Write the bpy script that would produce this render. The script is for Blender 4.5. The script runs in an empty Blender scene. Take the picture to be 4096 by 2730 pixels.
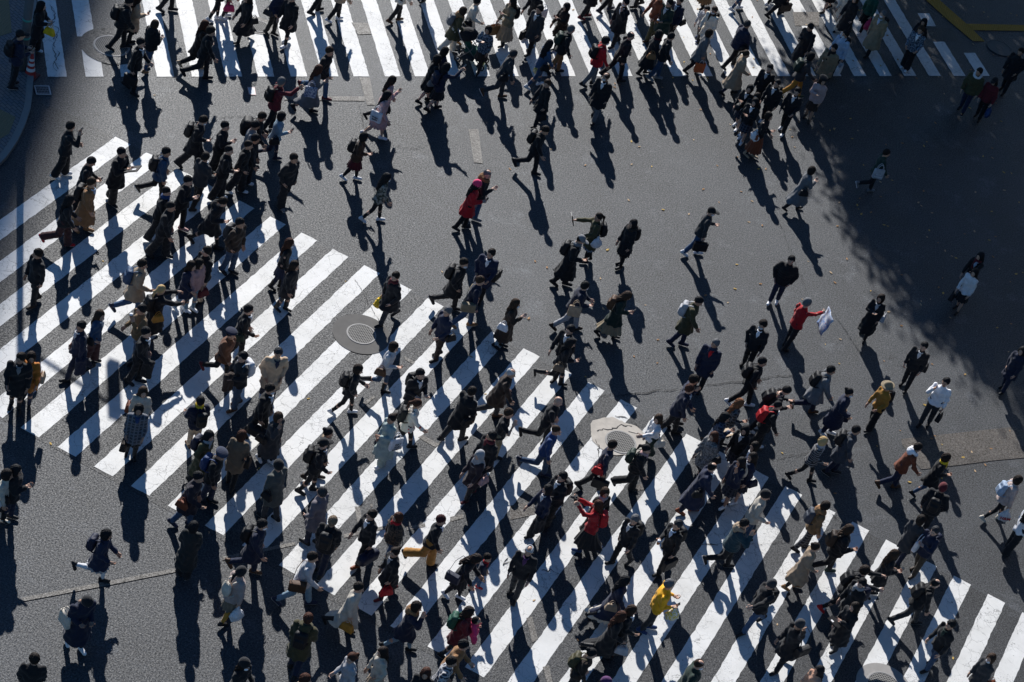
SKY_STR=.057; EXPO=.55
import bpy, math, random, time
import numpy as np
from mathutils import Matrix, Vector
T0=time.time()
rng=np.random.default_rng(7); random.seed(7)
SC=bpy.context.scene; COL=SC.collection
# ------------------------------------------------------------------ camera model
F_PX,PITCH,ROLL,CAM_H=8314.,0.6969,0.3721,33.311
cp,sp,cr_,sr_=math.cos(PITCH),math.sin(PITCH),math.cos(ROLL),math.sin(ROLL)
R0=np.array([[1,0,0],[0,-sp,-cp],[0,cp,-sp]])
RR=np.array([[cr_,-sr_,0],[sr_,cr_,0],[0,0,1]])@R0
CC=np.array([2557.6,1487.4]); EYE=np.array([0,0,CAM_H])
def gp(x,y,z=0.):
    "ground point (or point at height z) seen at photo pixel x,y"
    d=np.array([(x-CC[0])/F_PX,(y-CC[1])/F_PX,1.])@RR
    return EYE+d*((z-CAM_H)/d[2])
def px(X):
    q=(np.asarray(X,float)-EYE)@RR.T
    return CC+F_PX*q[...,:2]/q[...,2:3]
cam=bpy.data.objects.new('camera',bpy.data.cameras.new('camera')); COL.objects.link(cam)
M=Matrix.Identity(4)
for i in range(3):
    M[i][0]=RR[0][i]; M[i][1]=-RR[1][i]; M[i][2]=-RR[2][i]; M[i][3]=EYE[i]
cam.matrix_world=M; cam.data.sensor_width=36; cam.data.lens=F_PX/4096*36; cam.data.shift_x=-(2557.6-2048)/4096; cam.data.shift_y=(1487.4-1365)/4096; cam.data.clip_end=2000; cam.data.clip_start=1
SC.camera=cam
# ------------------------------------------------------------------ light
SUN_AZ=math.radians(116.2); SUN_EL=math.radians(29.6)
SD=np.array([math.cos(SUN_AZ)*math.cos(SUN_EL),math.sin(SUN_AZ)*math.cos(SUN_EL),math.sin(SUN_EL)])
w=bpy.data.worlds.new('World'); SC.world=w; w.use_nodes=True
nt=w.node_tree; sky=nt.nodes.new('ShaderNodeTexSky'); sky.sky_type='NISHITA'; sky.sun_disc=False
sky.sun_elevation=SUN_EL; sky.sun_rotation=math.atan2(SD[0],SD[1]); sky.air_density=1.0; sky.dust_density=.3; sky.ozone_density=5.0
hs=nt.nodes.new('ShaderNodeHueSaturation'); hs.inputs['Saturation'].default_value=1.2; nt.links.new(sky.outputs[0],hs.inputs['Color']); nt.links.new(hs.outputs[0],nt.nodes['Background'].inputs[0]); nt.nodes['Background'].inputs[1].default_value=SKY_STR if 'SKY_STR' in globals() else .05
sl=bpy.data.lights.new('sun','SUN'); sl.energy=4.6; sl.angle=math.radians(.53); sl.color=(1,.978,.945)
so=bpy.data.objects.new('sun',sl); COL.objects.link(so)
so.rotation_euler=Vector(SD).to_track_quat('Z','Y').to_euler(); so.location=(0,60,60)
SC.view_settings.view_transform='Standard'; SC.view_settings.look='None'; SC.view_settings.exposure=EXPO if 'EXPO' in globals() else 0.; SC.view_settings.gamma=1
# ------------------------------------------------------------------ tagging
def tag(o,label=None,cat=None,group=None,kind=None):
    if label: o['label']=label
    if cat: o['category']=cat
    if group: o['group']=group
    if kind: o['kind']=kind
    return o
def link(name,me,parent=None,mats=()):
    o=bpy.data.objects.new(name,me); COL.objects.link(o)
    if parent is not None: o.parent=parent
    if mats:
        if me is not None and len(me.materials)==0:
            for m in mats: me.materials.append(m)
        for i,m in enumerate(mats):
            if i<len(o.material_slots) and me.materials[i] is not m:
                o.material_slots[i].link='OBJECT'; o.material_slots[i].material=m
    return o
# ------------------------------------------------------------------ mesh helpers
def mesh(name,V,Fq,smooth=True,mi=None):
    me=bpy.data.meshes.new(name); V=np.asarray(V,np.float32)
    if isinstance(Fq,np.ndarray) and Fq.ndim==2:
        n,k=Fq.shape
        me.vertices.add(len(V)); me.vertices.foreach_set('co',V.ravel())
        me.loops.add(n*k); me.loops.foreach_set('vertex_index',Fq.astype(np.int32).ravel())
        me.polygons.add(n); me.polygons.foreach_set('loop_start',np.arange(0,n*k,k,dtype=np.int32))
        try: me.polygons.foreach_set('loop_total',np.full(n,k,np.int32))
        except Exception: pass
        me.update(calc_edges=True)
    else:
        me.from_pydata([tuple(map(float,v)) for v in V],[],Fq); me.update()
    if mi is not None: me.polygons.foreach_set('material_index',np.asarray(mi,np.int32))
    if smooth: me.polygons.foreach_set('use_smooth',np.ones(len(me.polygons),bool))
    return me
_EC=[]
for a in range(3):
    b,c=(a+1)%3,(a+2)%3
    for u in (0,1):
        for v in (0,1):
            s=[0,0,0]; s[b]=u; s[c]=v; e=list(s); e[a]=1; _EC.append((tuple(s),tuple(e)))
def surfnet(fn,lo,hi,h):
    lo=np.asarray(lo,np.float32)-h*1.01; hi=np.asarray(hi,np.float32)+h*1.01
    n=np.maximum(np.ceil((hi-lo)/h).astype(int)+1,4)
    ax=[(lo[i]+h*np.arange(n[i])).astype(np.float32) for i in range(3)]
    X,Y,Z=np.meshgrid(*ax,indexing='ij',sparse=True)
    V=np.array(np.broadcast_to(fn(X,Y,Z),tuple(n)),np.float32)
    V[0]=V[-1]=1; V[:,0]=V[:,-1]=1; V[:,:,0]=V[:,:,-1]=1
    S=V<0; nx,ny,nz=n-1
    def sh(A,s): return A[s[0]:s[0]+nx,s[1]:s[1]+ny,s[2]:s[2]+nz]
    cnt=np.zeros((nx,ny,nz),np.float32); acc=np.zeros((nx,ny,nz,3),np.float32)
    for s,e in _EC:
        Sa,Sb=sh(S,s),sh(S,e); m=Sa!=Sb
        Va,Vb=sh(V,s)[m],sh(V,e)[m]; t=Va/(Va-Vb)
        cnt[m]+=1
        P=np.empty((len(t),3),np.float32)
        for a in range(3): P[:,a]=s[a]+(e[a]-s[a])*t
        acc[m]+=P
    mk=cnt>0; idx=-np.ones((nx,ny,nz),np.int64); idx[mk]=np.arange(mk.sum())
    I=np.argwhere(mk); P=lo+h*(I+acc[mk]/cnt[mk][:,None])
    Q=[]
    for a in range(3):
        b,c=(a+1)%3,(a+2)%3
        s0=[slice(1,-1)]*3; s0[a]=slice(0,-1); s1=[slice(1,-1)]*3; s1[a]=slice(1,None)
        A=S[tuple(s0)]; B=S[tuple(s1)]; m=A!=B
        G=np.argwhere(m); G[:,b]+=1; G[:,c]+=1
        if not len(G): continue
        def cell(db,dc):
            g=G.copy(); g[:,b]-=db; g[:,c]-=dc; return idx[g[:,0],g[:,1],g[:,2]]
        q=np.stack([cell(1,1),cell(0,1),cell(0,0),cell(1,0)],1)
        fl=~A[m]; q[fl]=q[fl][:,::-1]; Q.append(q)
    return P,(np.concatenate(Q) if Q else np.zeros((0,4),int))
def cone(X,Y,Z,a,b,r1,r2):
    d=[b[i]-a[i] for i in range(3)]; L=d[0]**2+d[1]**2+d[2]**2+1e-9
    x,y,z=X-a[0],Y-a[1],Z-a[2]
    t=np.clip((x*d[0]+y*d[1]+z*d[2])/L,0,1)
    return np.sqrt((x-t*d[0])**2+(y-t*d[1])**2+(z-t*d[2])**2)-(r1+t*(r2-r1))
def ell(X,Y,Z,c,r):
    return (np.sqrt(((X-c[0])/r[0])**2+((Y-c[1])/r[1])**2+((Z-c[2])/r[2])**2)-1)*min(r)
def rbox(X,Y,Z,c,b,r):
    qx,qy,qz=np.abs(X-c[0])-b[0]+r,np.abs(Y-c[1])-b[1]+r,np.abs(Z-c[2])-b[2]+r
    return np.sqrt(np.maximum(qx,0)**2+np.maximum(qy,0)**2+np.maximum(qz,0)**2)+np.minimum(np.maximum(np.maximum(qx,qy),qz),0)-r
def smin(a,b,k):
    h=np.clip(.5+.5*(b-a)/k,0,1); return b+(a-b)*h-k*h*(1-h)
def loft(X,Y,Z,zs,cx,cy,ww,ee):
    o=np.argsort(zs); zs=np.asarray(zs,np.float32)[o]
    f=lambda v: np.interp(Z,zs,np.asarray(v,np.float32)[o]).astype(np.float32)
    W,E=f(ww),f(ee)
    d=(np.sqrt(((X-f(cx))/W)**2+((Y-f(cy))/E)**2)-1)*np.minimum(W,E)
    return np.maximum(d,np.maximum(Z-zs[-1],zs[0]-Z))
def tube(pts,r,n=6,flat=1.,closed=False):
    pts=np.asarray(pts,float); m=len(pts); V=[];Fc=[]
    up=np.array([0,0,1.])
    for i in range(m):
        t=pts[(i+1)%m if closed else min(i+1,m-1)]-pts[(i-1)%m if closed else max(i-1,0)]; t/=np.linalg.norm(t)+1e-9
        u=np.array([1.,0,0])-t*t[0]
        if np.linalg.norm(u)<.2: u=up-t*t[2]
        u/=np.linalg.norm(u); v=np.cross(t,u); rr=r[i] if hasattr(r,'__len__') else r
        for k in range(n):
            a=2*math.pi*k/n; V.append(pts[i]+u*math.cos(a)*rr+v*math.sin(a)*rr*flat)
    for i in range(m if closed else m-1):
        for k in range(n):
            j=(i+1)%m
            Fc.append((i*n+k,i*n+(k+1)%n,j*n+(k+1)%n,j*n+k))
    V=[tuple(v) for v in V]
    if not closed:
        Fc.append(tuple(range(n))[::-1]); Fc.append(tuple((m-1)*n+k for k in range(n)))
    return V,Fc
class MB:
    def __init__(s): s.V=[];s.F=[];s.M=[]
    def add(s,V,Fc,m=0):
        o=len(s.V); s.V+=[tuple(v) for v in V]; s.F+=[tuple(int(i)+o for i in f) for f in Fc]; s.M+=[m]*len(Fc); return s
    def box(s,c,h,m=0,rz=0):
        cs,sn=math.cos(rz),math.sin(rz); V=[]
        for dz in (-1,1):
            for dx,dy in ((-1,-1),(1,-1),(1,1),(-1,1)):
                x,y=dx*h[0],dy*h[1]; V.append((c[0]+x*cs-y*sn,c[1]+x*sn+y*cs,c[2]+dz*h[2]))
        return s.add(V,[(3,2,1,0),(4,5,6,7),(0,1,5,4),(1,2,6,5),(2,3,7,6),(3,0,4,7)],m)
    def tube(s,p,r,n=6,flat=1.,m=0,closed=False): return s.add(*tube(p,r,n,flat,closed),m)
    def lathe(s,prof,c=(0,0,0),n=24,m=0):
        V=[];Fc=[];k=len(prof)
        for i in range(n):
            a=2*math.pi*i/n
            for r,z in prof: V.append((c[0]+r*math.cos(a),c[1]+r*math.sin(a),c[2]+z))
        for i in range(n):
            for j in range(k-1): Fc.append((i*k+j,((i+1)%n)*k+j,((i+1)%n)*k+j+1,i*k+j+1))
        return s.add(V,Fc,m)
    def build(s,name,mats,parent=None,smooth=False):
        me=mesh(name,s.V,s.F,smooth,s.M)
        return link(name,me,parent,mats if isinstance(mats,(list,tuple)) else [mats])
# ------------------------------------------------------------------ materials
MAT={}
def newmat(name):
    m=bpy.data.materials.new(name); m.use_nodes=True; n=m.node_tree
    return m,n,n.nodes['Principled BSDF']
def nd(n,t,**k):
    x=n.nodes.new(t)
    for a,b in k.items():
        if a.startswith('i_'): x.inputs[int(a[2:]) if a[2:].isdigit() else a[2:]].default_value=b
        else: setattr(x,a,b)
    return x
def mixc(n,fac,a,b,mode='MIX'):
    x=nd(n,'ShaderNodeMix',data_type='RGBA',blend_type=mode)
    for s,v in ((x.inputs[0],fac),(x.inputs[6],a),(x.inputs[7],b)):
        if hasattr(v,'links') or isinstance(v,bpy.types.NodeSocket): n.links.new(v,s)
        elif isinstance(v,(tuple,list)): s.default_value=(*v[:3],1)
        else: s.default_value=v
    return x.outputs[2]
def noise(n,scale,detail=4,rough=.6,vec=None,dim='3D'):
    x=nd(n,'ShaderNodeTexNoise'); x.inputs['Scale'].default_value=scale; x.inputs['Detail'].default_value=detail; x.inputs['Roughness'].default_value=rough
    if vec is not None: n.links.new(vec,x.inputs['Vector'])
    return x
def ramp(n,fac,stops):
    x=nd(n,'ShaderNodeValToRGB'); e=x.color_ramp.elements
    while len(e)<len(stops): e.new(.5)
    for i,(p,c) in enumerate(stops):
        e[i].position=p; e[i].color=(c,c,c,1) if not hasattr(c,'__len__') else (*c,1)
    n.links.new(fac,x.inputs[0]); return x.outputs[0]
def mth(n,op,a,b=0.,c=None):
    x=nd(n,'ShaderNodeMath',operation=op)
    for s,v in zip(x.inputs,(a,b,c)):
        if v is None: continue
        if isinstance(v,bpy.types.NodeSocket): n.links.new(v,s)
        else: s.default_value=v
    return x.outputs[0]
def bump(n,bs,h,st,dist=.01):
    b=nd(n,'ShaderNodeBump'); b.inputs['Strength'].default_value=st; b.inputs['Distance'].default_value=dist
    n.links.new(h,b.inputs['Height']); n.links.new(b.outputs[0],bs.inputs['Normal'])
PAL=dict(bk=(.0105,.0105,.0125),nv=(.012,.017,.042),dg=(.036,.037,.041),gy=(.16,.165,.175),lg=(.42,.42,.44),wh=(.74,.74,.76),cr=(.62,.56,.47),be=(.42,.31,.21),tn=(.27,.14,.06),
 br=(.085,.042,.022),db=(.034,.021,.015),rb=(.19,.05,.02),kh=(.24,.19,.12),ol=(.065,.058,.026),dgn=(.016,.034,.026),gn=(.02,.09,.06),mu=(.42,.2,.03),ye=(.8,.52,.02),yo=(.85,.42,.015),
 rd=(.46,.012,.018),mr=(.11,.012,.018),mrd=(.075,.028,.028),pk=(.46,.28,.27),pkf=(.5,.36,.34),pkb=(.5,.39,.35),hp=(.75,.05,.16),bl=(.018,.045,.135),dn=(.035,.075,.15),ld=(.22,.33,.42),lb=(.38,.47,.6),
 mi=(.3,.37,.35),pu=(.12,.04,.14),tb=(.17,.125,.085),tnb=(.2,.125,.06),rbo=(.38,.13,.018),rbd=(.13,.055,.028),nvg=(.055,.065,.085),tl=(.012,.04,.055),pe=(.6,.33,.22),muo=(.42,.2,.045),
 gyn=(.05,.06,.1),gyp=(.13,.115,.13),dgg=(.06,.065,.06),nvp=(.022,.017,.027),bkg=(.02,.022,.022),dbk=(.07,.055,.04),bkw=(.015,.015,.017),mrk=(.025,.015,.02),bd=(.52,.36,.17),sk=(.46,.27,.19),hrb=(.062,.024,.015),hbr=(.045,.026,.017),hdb=(.022,.014,.011),hgy=(.13,.13,.135),hor=(.2,.08,.035),hmr=(.05,.012,.014),hwh=(.5,.5,.5),hbk=(.018,.013,.011)
 ,**{'or':(.62,.13,.04)})
NAMES=dict(bk='black',nv='navy',dg='charcoal',gy='grey',lg='pale grey',wh='white',cr='cream',be='beige',tn='tan',br='brown',db='dark brown',rb='rust',kh='khaki',ol='olive',dgn='dark green',gn='green',
 mu='mustard',ye='yellow',rd='red',mr='maroon',pk='pink',hp='hot pink',bl='blue',dn='denim',lb='sky blue',pu='purple',tb='taupe',nvg='slate',pt='patterned',fw='floral',yw='yellow',bd='blonde',**{'or':'orange'})
PATT=dict(pl=((.07,.075,.09),(.2,.21,.24)),pd=((.012,.014,.024),(.05,.055,.075)),pdg=((.02,.02,.022),(.11,.11,.12)),pdn=((.012,.018,.035),(.06,.08,.13)),pdb=((.03,.02,.015),(.35,.26,.17)),pdw=((.05,.06,.09),(.6,.6,.62)),
 cm=((.05,.055,.04),(.32,.31,.27)),fl=((.02,.03,.05),(.22,.27,.33)),flk=((.012,.012,.012),(.09,.06,.04)),st=((.02,.02,.024),(.3,.3,.31)),tw=((.09,.085,.08),(.24,.23,.22)),lt=((.66,.6,.52),(.03,.02,.03)),
 pt=((.03,.025,.02),(.3,.27,.22)),fw=((.62,.62,.66),(.1,.14,.26)),yw=((.75,.74,.68),(.7,.55,.05)))
def cloth(c,kind='cloth'):
    k=kind+'_'+c
    if k in MAT: return MAT[k]
    m,n,b=newmat(k); tc=nd(n,'ShaderNodeTexCoord'); oi=nd(n,'ShaderNodeObjectInfo')
    nz=noise(n,9,4,.6,tc.outputs['Object'])
    if c in PATT:
        a,d=PATT[c]
        if c[:2] in('pl','pd'):
            s=nd(n,'ShaderNodeSeparateXYZ'); n.links.new(tc.outputs['Object'],s.inputs[0])
            f=mth(n,'MAXIMUM',*[mth(n,'GREATER_THAN',mth(n,'SINE',mth(n,'MULTIPLY',s.outputs[i],75.)),.55) for i in (0,2)]); col=mixc(n,f,a,d)
        elif c=='st':
            s=nd(n,'ShaderNodeSeparateXYZ'); n.links.new(tc.outputs['Object'],s.inputs[0])
            col=mixc(n,mth(n,'GREATER_THAN',mth(n,'SINE',mth(n,'MULTIPLY',s.outputs[2],110.)),.3),a,d)
        elif c=='lt':
            v=nd(n,'ShaderNodeTexVoronoi'); v.inputs['Scale'].default_value=9; n.links.new(tc.outputs['Object'],v.inputs['Vector'])
            f=mth(n,'LESS_THAN',v.outputs['Distance'],.28); cc=mixc(n,mth(n,'GREATER_THAN',v.outputs['Color'],.5),(.45,.02,.02),(.02,.02,.03)); col=mixc(n,f,a,cc)
        else:
            z=noise(n,26 if c!='cm' else 14,3,.6,tc.outputs['Object']); col=mixc(n,ramp(n,z.outputs[0],[(.46,0.),(.54,1.)]),a,d)
    else:
        a=PAL[c]; col=mixc(n,ramp(n,nz.outputs[0],[(.3,0.),(.7,1.)]),tuple(x*.82 for x in a),tuple(x*1.16 for x in a))
    vv=mth(n,'MULTIPLY_ADD',oi.outputs['Random'],.5,.75)
    hsv=nd(n,'ShaderNodeHueSaturation'); n.links.new(col,hsv.inputs['Color']); n.links.new(vv,hsv.inputs['Value']) if kind=='cloth' else None
    n.links.new(hsv.outputs[0],b.inputs['Base Color'])
    b.inputs['Roughness'].default_value={'cloth':.85,'hair':.72,'shoe':.55,'bag':.6,'plastic':.35}[kind]
    b.inputs['Specular IOR Level'].default_value=.3 if kind!='hair' else .2
    if kind=='cloth': b.inputs['Sheen Weight'].default_value=.12; b.inputs['Sheen Roughness'].default_value=.5
    fb=noise(n,38 if kind!='hair' else 60,3,.6,tc.outputs['Object'])
    if kind!='plastic': bump(n,b,fb.outputs[0],.5,.012)
    if kind=='plastic': b.inputs['Transmission Weight'].default_value=0; b.inputs['Alpha'].default_value=1
    MAT[k]=m; return m
SKINS=[(.50,.30,.21),(.44,.25,.17),(.55,.34,.25),(.38,.215,.145)]
def skinmat(i):
    k='skin%d'%i
    if k not in MAT:
        m,n,b=newmat('skin_tone'); b.inputs['Base Color'].default_value=(*SKINS[i],1); b.inputs['Roughness'].default_value=.5
        tc=nd(n,'ShaderNodeTexCoord'); z=noise(n,14,3,.5,tc.outputs['Object'])
        n.links.new(mixc(n,z.outputs[0],tuple(x*.85 for x in SKINS[i]),tuple(x*1.12 for x in SKINS[i])),b.inputs['Base Color'])
        b.inputs['Subsurface Weight'].default_value=.08; b.inputs['Subsurface Radius'].default_value=(.01,.004,.002); MAT[k]=m
    return MAT[k]
def plain(name,col,rough=.6,metal=0.,var=.15,scale=8,bmp=0.):
    if name in MAT: return MAT[name]
    m,n,b=newmat(name); tc=nd(n,'ShaderNodeTexCoord'); z=noise(n,scale,5,.6,tc.outputs['Object'])
    n.links.new(mixc(n,z.outputs[0],tuple(x*(1-var) for x in col),tuple(x*(1+var) for x in col)),b.inputs['Base Color'])
    b.inputs['Roughness'].default_value=rough; b.inputs['Metallic'].default_value=metal
    if bmp: bump(n,b,z.outputs[0],bmp,.01)
    MAT[name]=m; return m
EYE_M=plain('eye_dark',(.015,.012,.01),.3); LIP_M=plain('lip',(.3,.11,.09),.5)
# ------------------------------------------------------------------ templates (unit: metres, shared meshes)
def tmpl(name,fn,lo,hi,h): 
    P,Q=surfnet(fn,lo,hi,h); return mesh(name,P,Q)
def head_sdf(X,Y,Z):
    d=ell(X,Y,Z,(0,-.005,.135),(.074,.092,.094))
    d=smin(d,ell(X,Y,Z,(0,.03,.065),(.052,.058,.07)),.04)
    d=smin(d,cone(X,Y,Z,(0,.088,.11),(0,.108,.083),.008,.013),.012)
    d=smin(d,cone(X,Y,Z,(-.035,.072,.128),(.035,.072,.128),.012,.012),.015)
    for s in (-1,1): d=smin(d,ell(X,Y,Z,(s*.077,-.005,.105),(.012,.022,.032)),.012)
    return smin(d,cone(X,Y,Z,(0,-.012,.06),(0,-.02,-.08),.05,.052),.04)
HP,HQ=surfnet(head_sdf,(-.09,-.1,-.1),(.09,.125,.235),.0085)
def ico(c,r,n=6):
    V=[];Fc=[]
    for i in range(n+1):
        for j in range(n): 
            a,b=math.pi*i/n,2*math.pi*j/n; V.append((c[0]+r[0]*math.sin(a)*math.cos(b),c[1]+r[1]*math.sin(a)*math.sin(b),c[2]+r[2]*math.cos(a)))
    for i in range(n):
        for j in range(n): Fc.append((i*n+j,(i+1)*n+j,(i+1)*n+(j+1)%n,i*n+(j+1)%n))
    return np.array(V),np.array(Fc)
HMI=np.zeros(len(HQ),int)
for s in (-1,1):
    for c,r,m in (((s*.03,.078,.113),(.012,.009,.007),1),((s*.031,.084,.131),(.017,.006,.004),1)):
        v,f=ico(c,r); HQ=np.concatenate([HQ,f+len(HP)]); HP=np.concatenate([HP,v]); HMI=np.concatenate([HMI,np.full(len(f),m)])
v,f=ico((0,.086,.058),(.02,.007,.006)); HQ=np.concatenate([HQ,f+len(HP)]); HP=np.concatenate([HP,v]); HMI=np.concatenate([HMI,np.full(len(f),2)])
def hand_sdf(curl):
    # right hand, wrist at origin, fingers along -Z, palm normal +Y... thumb on +Y side
    seg=[]
    for i,(xx,L) in enumerate(((.0,.07),(.0,.078),(.0,.072),(.0,.055))):
        y=.03-.02*i; a=np.array([0,y,-.095]); an=math.radians(curl*.35); 
        b=a+L*.55*np.array([-math.sin(an),0,-math.cos(an)]); an2=math.radians(curl)
        c=b+L*.5*np.array([-math.sin(an2),0,-math.cos(an2)]); seg.append((a,b,c))
    def f(X,Y,Z):
        d=rbox(X,Y,Z,(0,0,-.055),(.015,.042,.05),.013)
        d=smin(d,cone(X,Y,Z,(0,0,.02),(0,0,-.03),.026,.026),.02)
        for a,b,c in seg: d=np.minimum(d,np.minimum(cone(X,Y,Z,a,b,.0092,.0088),cone(X,Y,Z,b,c,.0088,.0072)))
        t0,t1,t2=(-.004,.03,-.035),(-.02,.062,-.072),(-.03,.066,-.105)
        d=smin(d,np.minimum(cone(X,Y,Z,t0,t1,.013,.011),cone(X,Y,Z,t1,t2,.011,.008)),.008)
        return d
    return surfnet(f,(-.09,-.06,-.2),(.04,.085,.03),.0062)
HANDS={'relax':hand_sdf(35),'grip':hand_sdf(95)}
def nz3(X,Y,Z,f,ph=0.): return np.sin(X*f+ph)*np.sin(Y*f*1.1+1.7+ph)*np.sin(Z*f*.9+.6*ph)
def skull(X,Y,Z,g=.0): return ell(X,Y,Z,(0,-.016,.140),(.081+g,.097+g*.8,.102+g))
def hairline(X,Y,Z,a=.0): return -((Y-.085)*(-.66)+(Z-.182-a+.012*np.sin(X*70))*.75)
def facecut(X,Y,Z): return ell(X,Y,Z,(.004,.125,.088),(.068,.112,.108))
def strands(X,Y,Z,k=.006,f=70): k=k*1.0; return k*np.sin(np.arctan2(X,Y+1e-4)*14+3*np.sin(Z*30))+k*.7*nz3(X,Y,Z,f)
def h_short(X,Y,Z): return np.maximum(skull(X,Y,Z,.013)+.003*nz3(X,Y,Z,80)+strands(X,Y,Z,.005,90),hairline(X,Y,Z))
def h_crop(X,Y,Z): return np.maximum(skull(X,Y,Z,.003),hairline(X,Y,Z,.0))
def h_curl(X,Y,Z): return np.maximum(skull(X,Y,Z,.026)+.012*nz3(X,Y,Z,130),hairline(X,Y,Z,-.012))
def h_bob(X,Y,Z): 
    d=smin(skull(X,Y,Z,.016),ell(X,Y,Z,(0,-.02,.075),(.097,.1,.115)),.03)+strands(X,Y,Z,.005)
    return np.maximum(np.maximum(d,-facecut(X,Y,Z)),-.01-Z)
def h_long(X,Y,Z):
    d=h_bob(X,Y,Z); b=loft(X,Y,Z,[-.3,-.15,0,.1],[0]*4,[-.115,-.105,-.07,-.03],[.075,.1,.105,.09],[.03,.045,.065,.08])+strands(X,Y,Z,.008,40)
    return np.maximum(smin(d,b,.03),-facecut(X,Y,Z))
def h_pony(X,Y,Z): return smin(np.maximum(skull(X,Y,Z,.01)+strands(X,Y,Z,.003),hairline(X,Y,Z)),smin(cone(X,Y,Z,(0,-.1,.16),(0,-.165,.1),.026,.035),cone(X,Y,Z,(0,-.165,.1),(0,-.19,-.08),.035,.012),.02),.02)
def h_bun(X,Y,Z): return smin(np.maximum(skull(X,Y,Z,.01)+strands(X,Y,Z,.003),hairline(X,Y,Z)),ell(X,Y,Z,(0,-.115,.19),(.045,.04,.042))+.004*nz3(X,Y,Z,120),.015)
def h_thin(X,Y,Z): return np.maximum(np.maximum(skull(X,Y,Z,.008),hairline(X,Y,Z)),-ell(X,Y,Z,(0,.02,.26),(.062,.1,.075)))
BB=((-.13,-.24,-.32),(.13,.13,.28))
HAIR={k:(tmpl('hair_'+k,f,lo,hi,.0105)) for k,f,lo,hi in (('sh',h_short,(-.11,-.13,-.02),(.11,.12,.27)),('cr',h_crop,(-.1,-.12,-.02),(.1,.11,.26)),('cl',h_curl,(-.13,-.15,-.03),(.13,.14,.29)),
 ('bob',h_bob,(-.12,-.14,-.03),(.12,.12,.27)),('lg',h_long,(-.13,-.18,-.32),(.13,.12,.27)),('pn',h_pony,(-.11,-.24,-.12),(.11,.12,.26)),('bn',h_bun,(-.11,-.17,-.02),(.11,.12,.26)),('th',h_thin,(-.1,-.12,-.02),(.1,.11,.26)))}
def x_cap(X,Y,Z):
    return np.minimum(np.maximum(skull(X,Y,Z,.016),.142-Z-.25*(Y)),np.maximum(ell(X,Y,Z,(0,.125,.158),(.075,.085,.016)),.07-Y))
def x_bn(X,Y,Z): return np.maximum(ell(X,Y,Z,(0,-.012,.145),(.098,.116,.125))+.002*np.sin(np.arctan2(X,Y)*30),-((Y-.09)*(-.45)+(Z-.135)*.89))
def x_br(X,Y,Z): return smin(ell(X,Y,Z,(.012,-.012,.225),(.125,.135,.045)),np.maximum(skull(X,Y,Z,.014),.165-Z),.02)
def x_hat(X,Y,Z): return smin(np.maximum(ell(X,Y,Z,(0,-.008,.16),(.095,.112,.115)),.15-Z),ell(X,Y,Z,(0,0,.165),(.165,.18,.014)),.02)
def x_hij(X,Y,Z):
    d=smin(skull(X,Y,Z,.018),ell(X,Y,Z,(0,-.01,.06),(.098,.108,.12)),.04); d=smin(d,loft(X,Y,Z,[-.2,-.1,.02],[0]*3,[-.02]*3,[.17,.15,.09],[.15,.13,.09]),.05)
    return np.maximum(d,-ell(X,Y,Z,(0,.12,.095),(.055,.09,.075)))+.004*nz3(X,Y,Z,45)
HATS={'cap':(tmpl('hat_cap',x_cap,(-.11,-.13,.08),(.11,.22,.28),.0105),'cap'),'bn':(tmpl('hat_bn',x_bn,(-.12,-.14,.05),(.12,.12,.28),.0105),'beanie'),'br':(tmpl('hat_br',x_br,(-.15,-.16,.14),(.15,.15,.28),.0105),'beret'),
 'hat':(tmpl('hat_hat',x_hat,(-.18,-.2,.12),(.18,.2,.29),.0105),'hat'),'hij':(tmpl('hat_hij',x_hij,(-.19,-.19,-.21),(.19,.16,.27),.012),'headscarf')}
MASK=tmpl('face_mask',lambda X,Y,Z: np.maximum(np.maximum(np.maximum(ell(X,Y,Z,(0,.045,.062),(.062,.062,.055)),.03-Y),Z-.1),-ell(X,Y,Z,(0,.035,.062),(.05,.05,.05))),(-.08,.0,-.01),(.08,.12,.12),.0085)
SCARF=tmpl('scarf',lambda X,Y,Z: smin((np.sqrt((np.sqrt(X**2+(Y-.01)**2)-.075)**2+((Z-.0-.25*Y)*.75)**2)-.04)+.006*nz3(X,Y,Z,60),rbox(X,Y,Z,(.05,.115,-.15),(.04,.018,.16),.016),.02),(-.14,-.14,-.32),(.14,.16,.08),.013)
FURH=tmpl('fur_hood',lambda X,Y,Z: smin(np.sqrt((np.sqrt(X**2+(Y+.02)**2)-.095)**2+(Z-.0+.35*Y)**2)-.045,ell(X,Y,Z,(0,-.12,-.03),(.11,.07,.1)),.03)+.009*nz3(X,Y,Z,140)+.006*nz3(X,Y,Z,75,2.),(-.17,-.22,-.16),(.17,.16,.14),.012)
SHOE=tmpl('shoe',lambda X,Y,Z: np.maximum(smin(smin(cone(X,Y,Z,(0,-.055,.036),(.004,.14,.03),.041,.04),cone(X,Y,Z,(0,-.03,.06),(0,-.025,.11),.043,.045),.03),cone(X,Y,Z,(0,.02,.05),(0,.09,.04),.035,.035),.02),-Z),(-.06,-.12,-.01),(.06,.2,.125),.0115)
BOOT=tmpl('boot',lambda X,Y,Z: np.maximum(smin(cone(X,Y,Z,(0,-.05,.036),(.004,.135,.028),.041,.034),cone(X,Y,Z,(0,-.03,.06),(0,-.01,.3),.045,.06),.03),-Z),(-.08,-.12,-.01),(.08,.2,.31),.0115)
for m_ in (SHOE,BOOT):
    zc=np.array([q.center.z for q in m_.polygons]); m_.polygons.foreach_set('material_index',(zc<.021).astype(np.int32))
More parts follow.
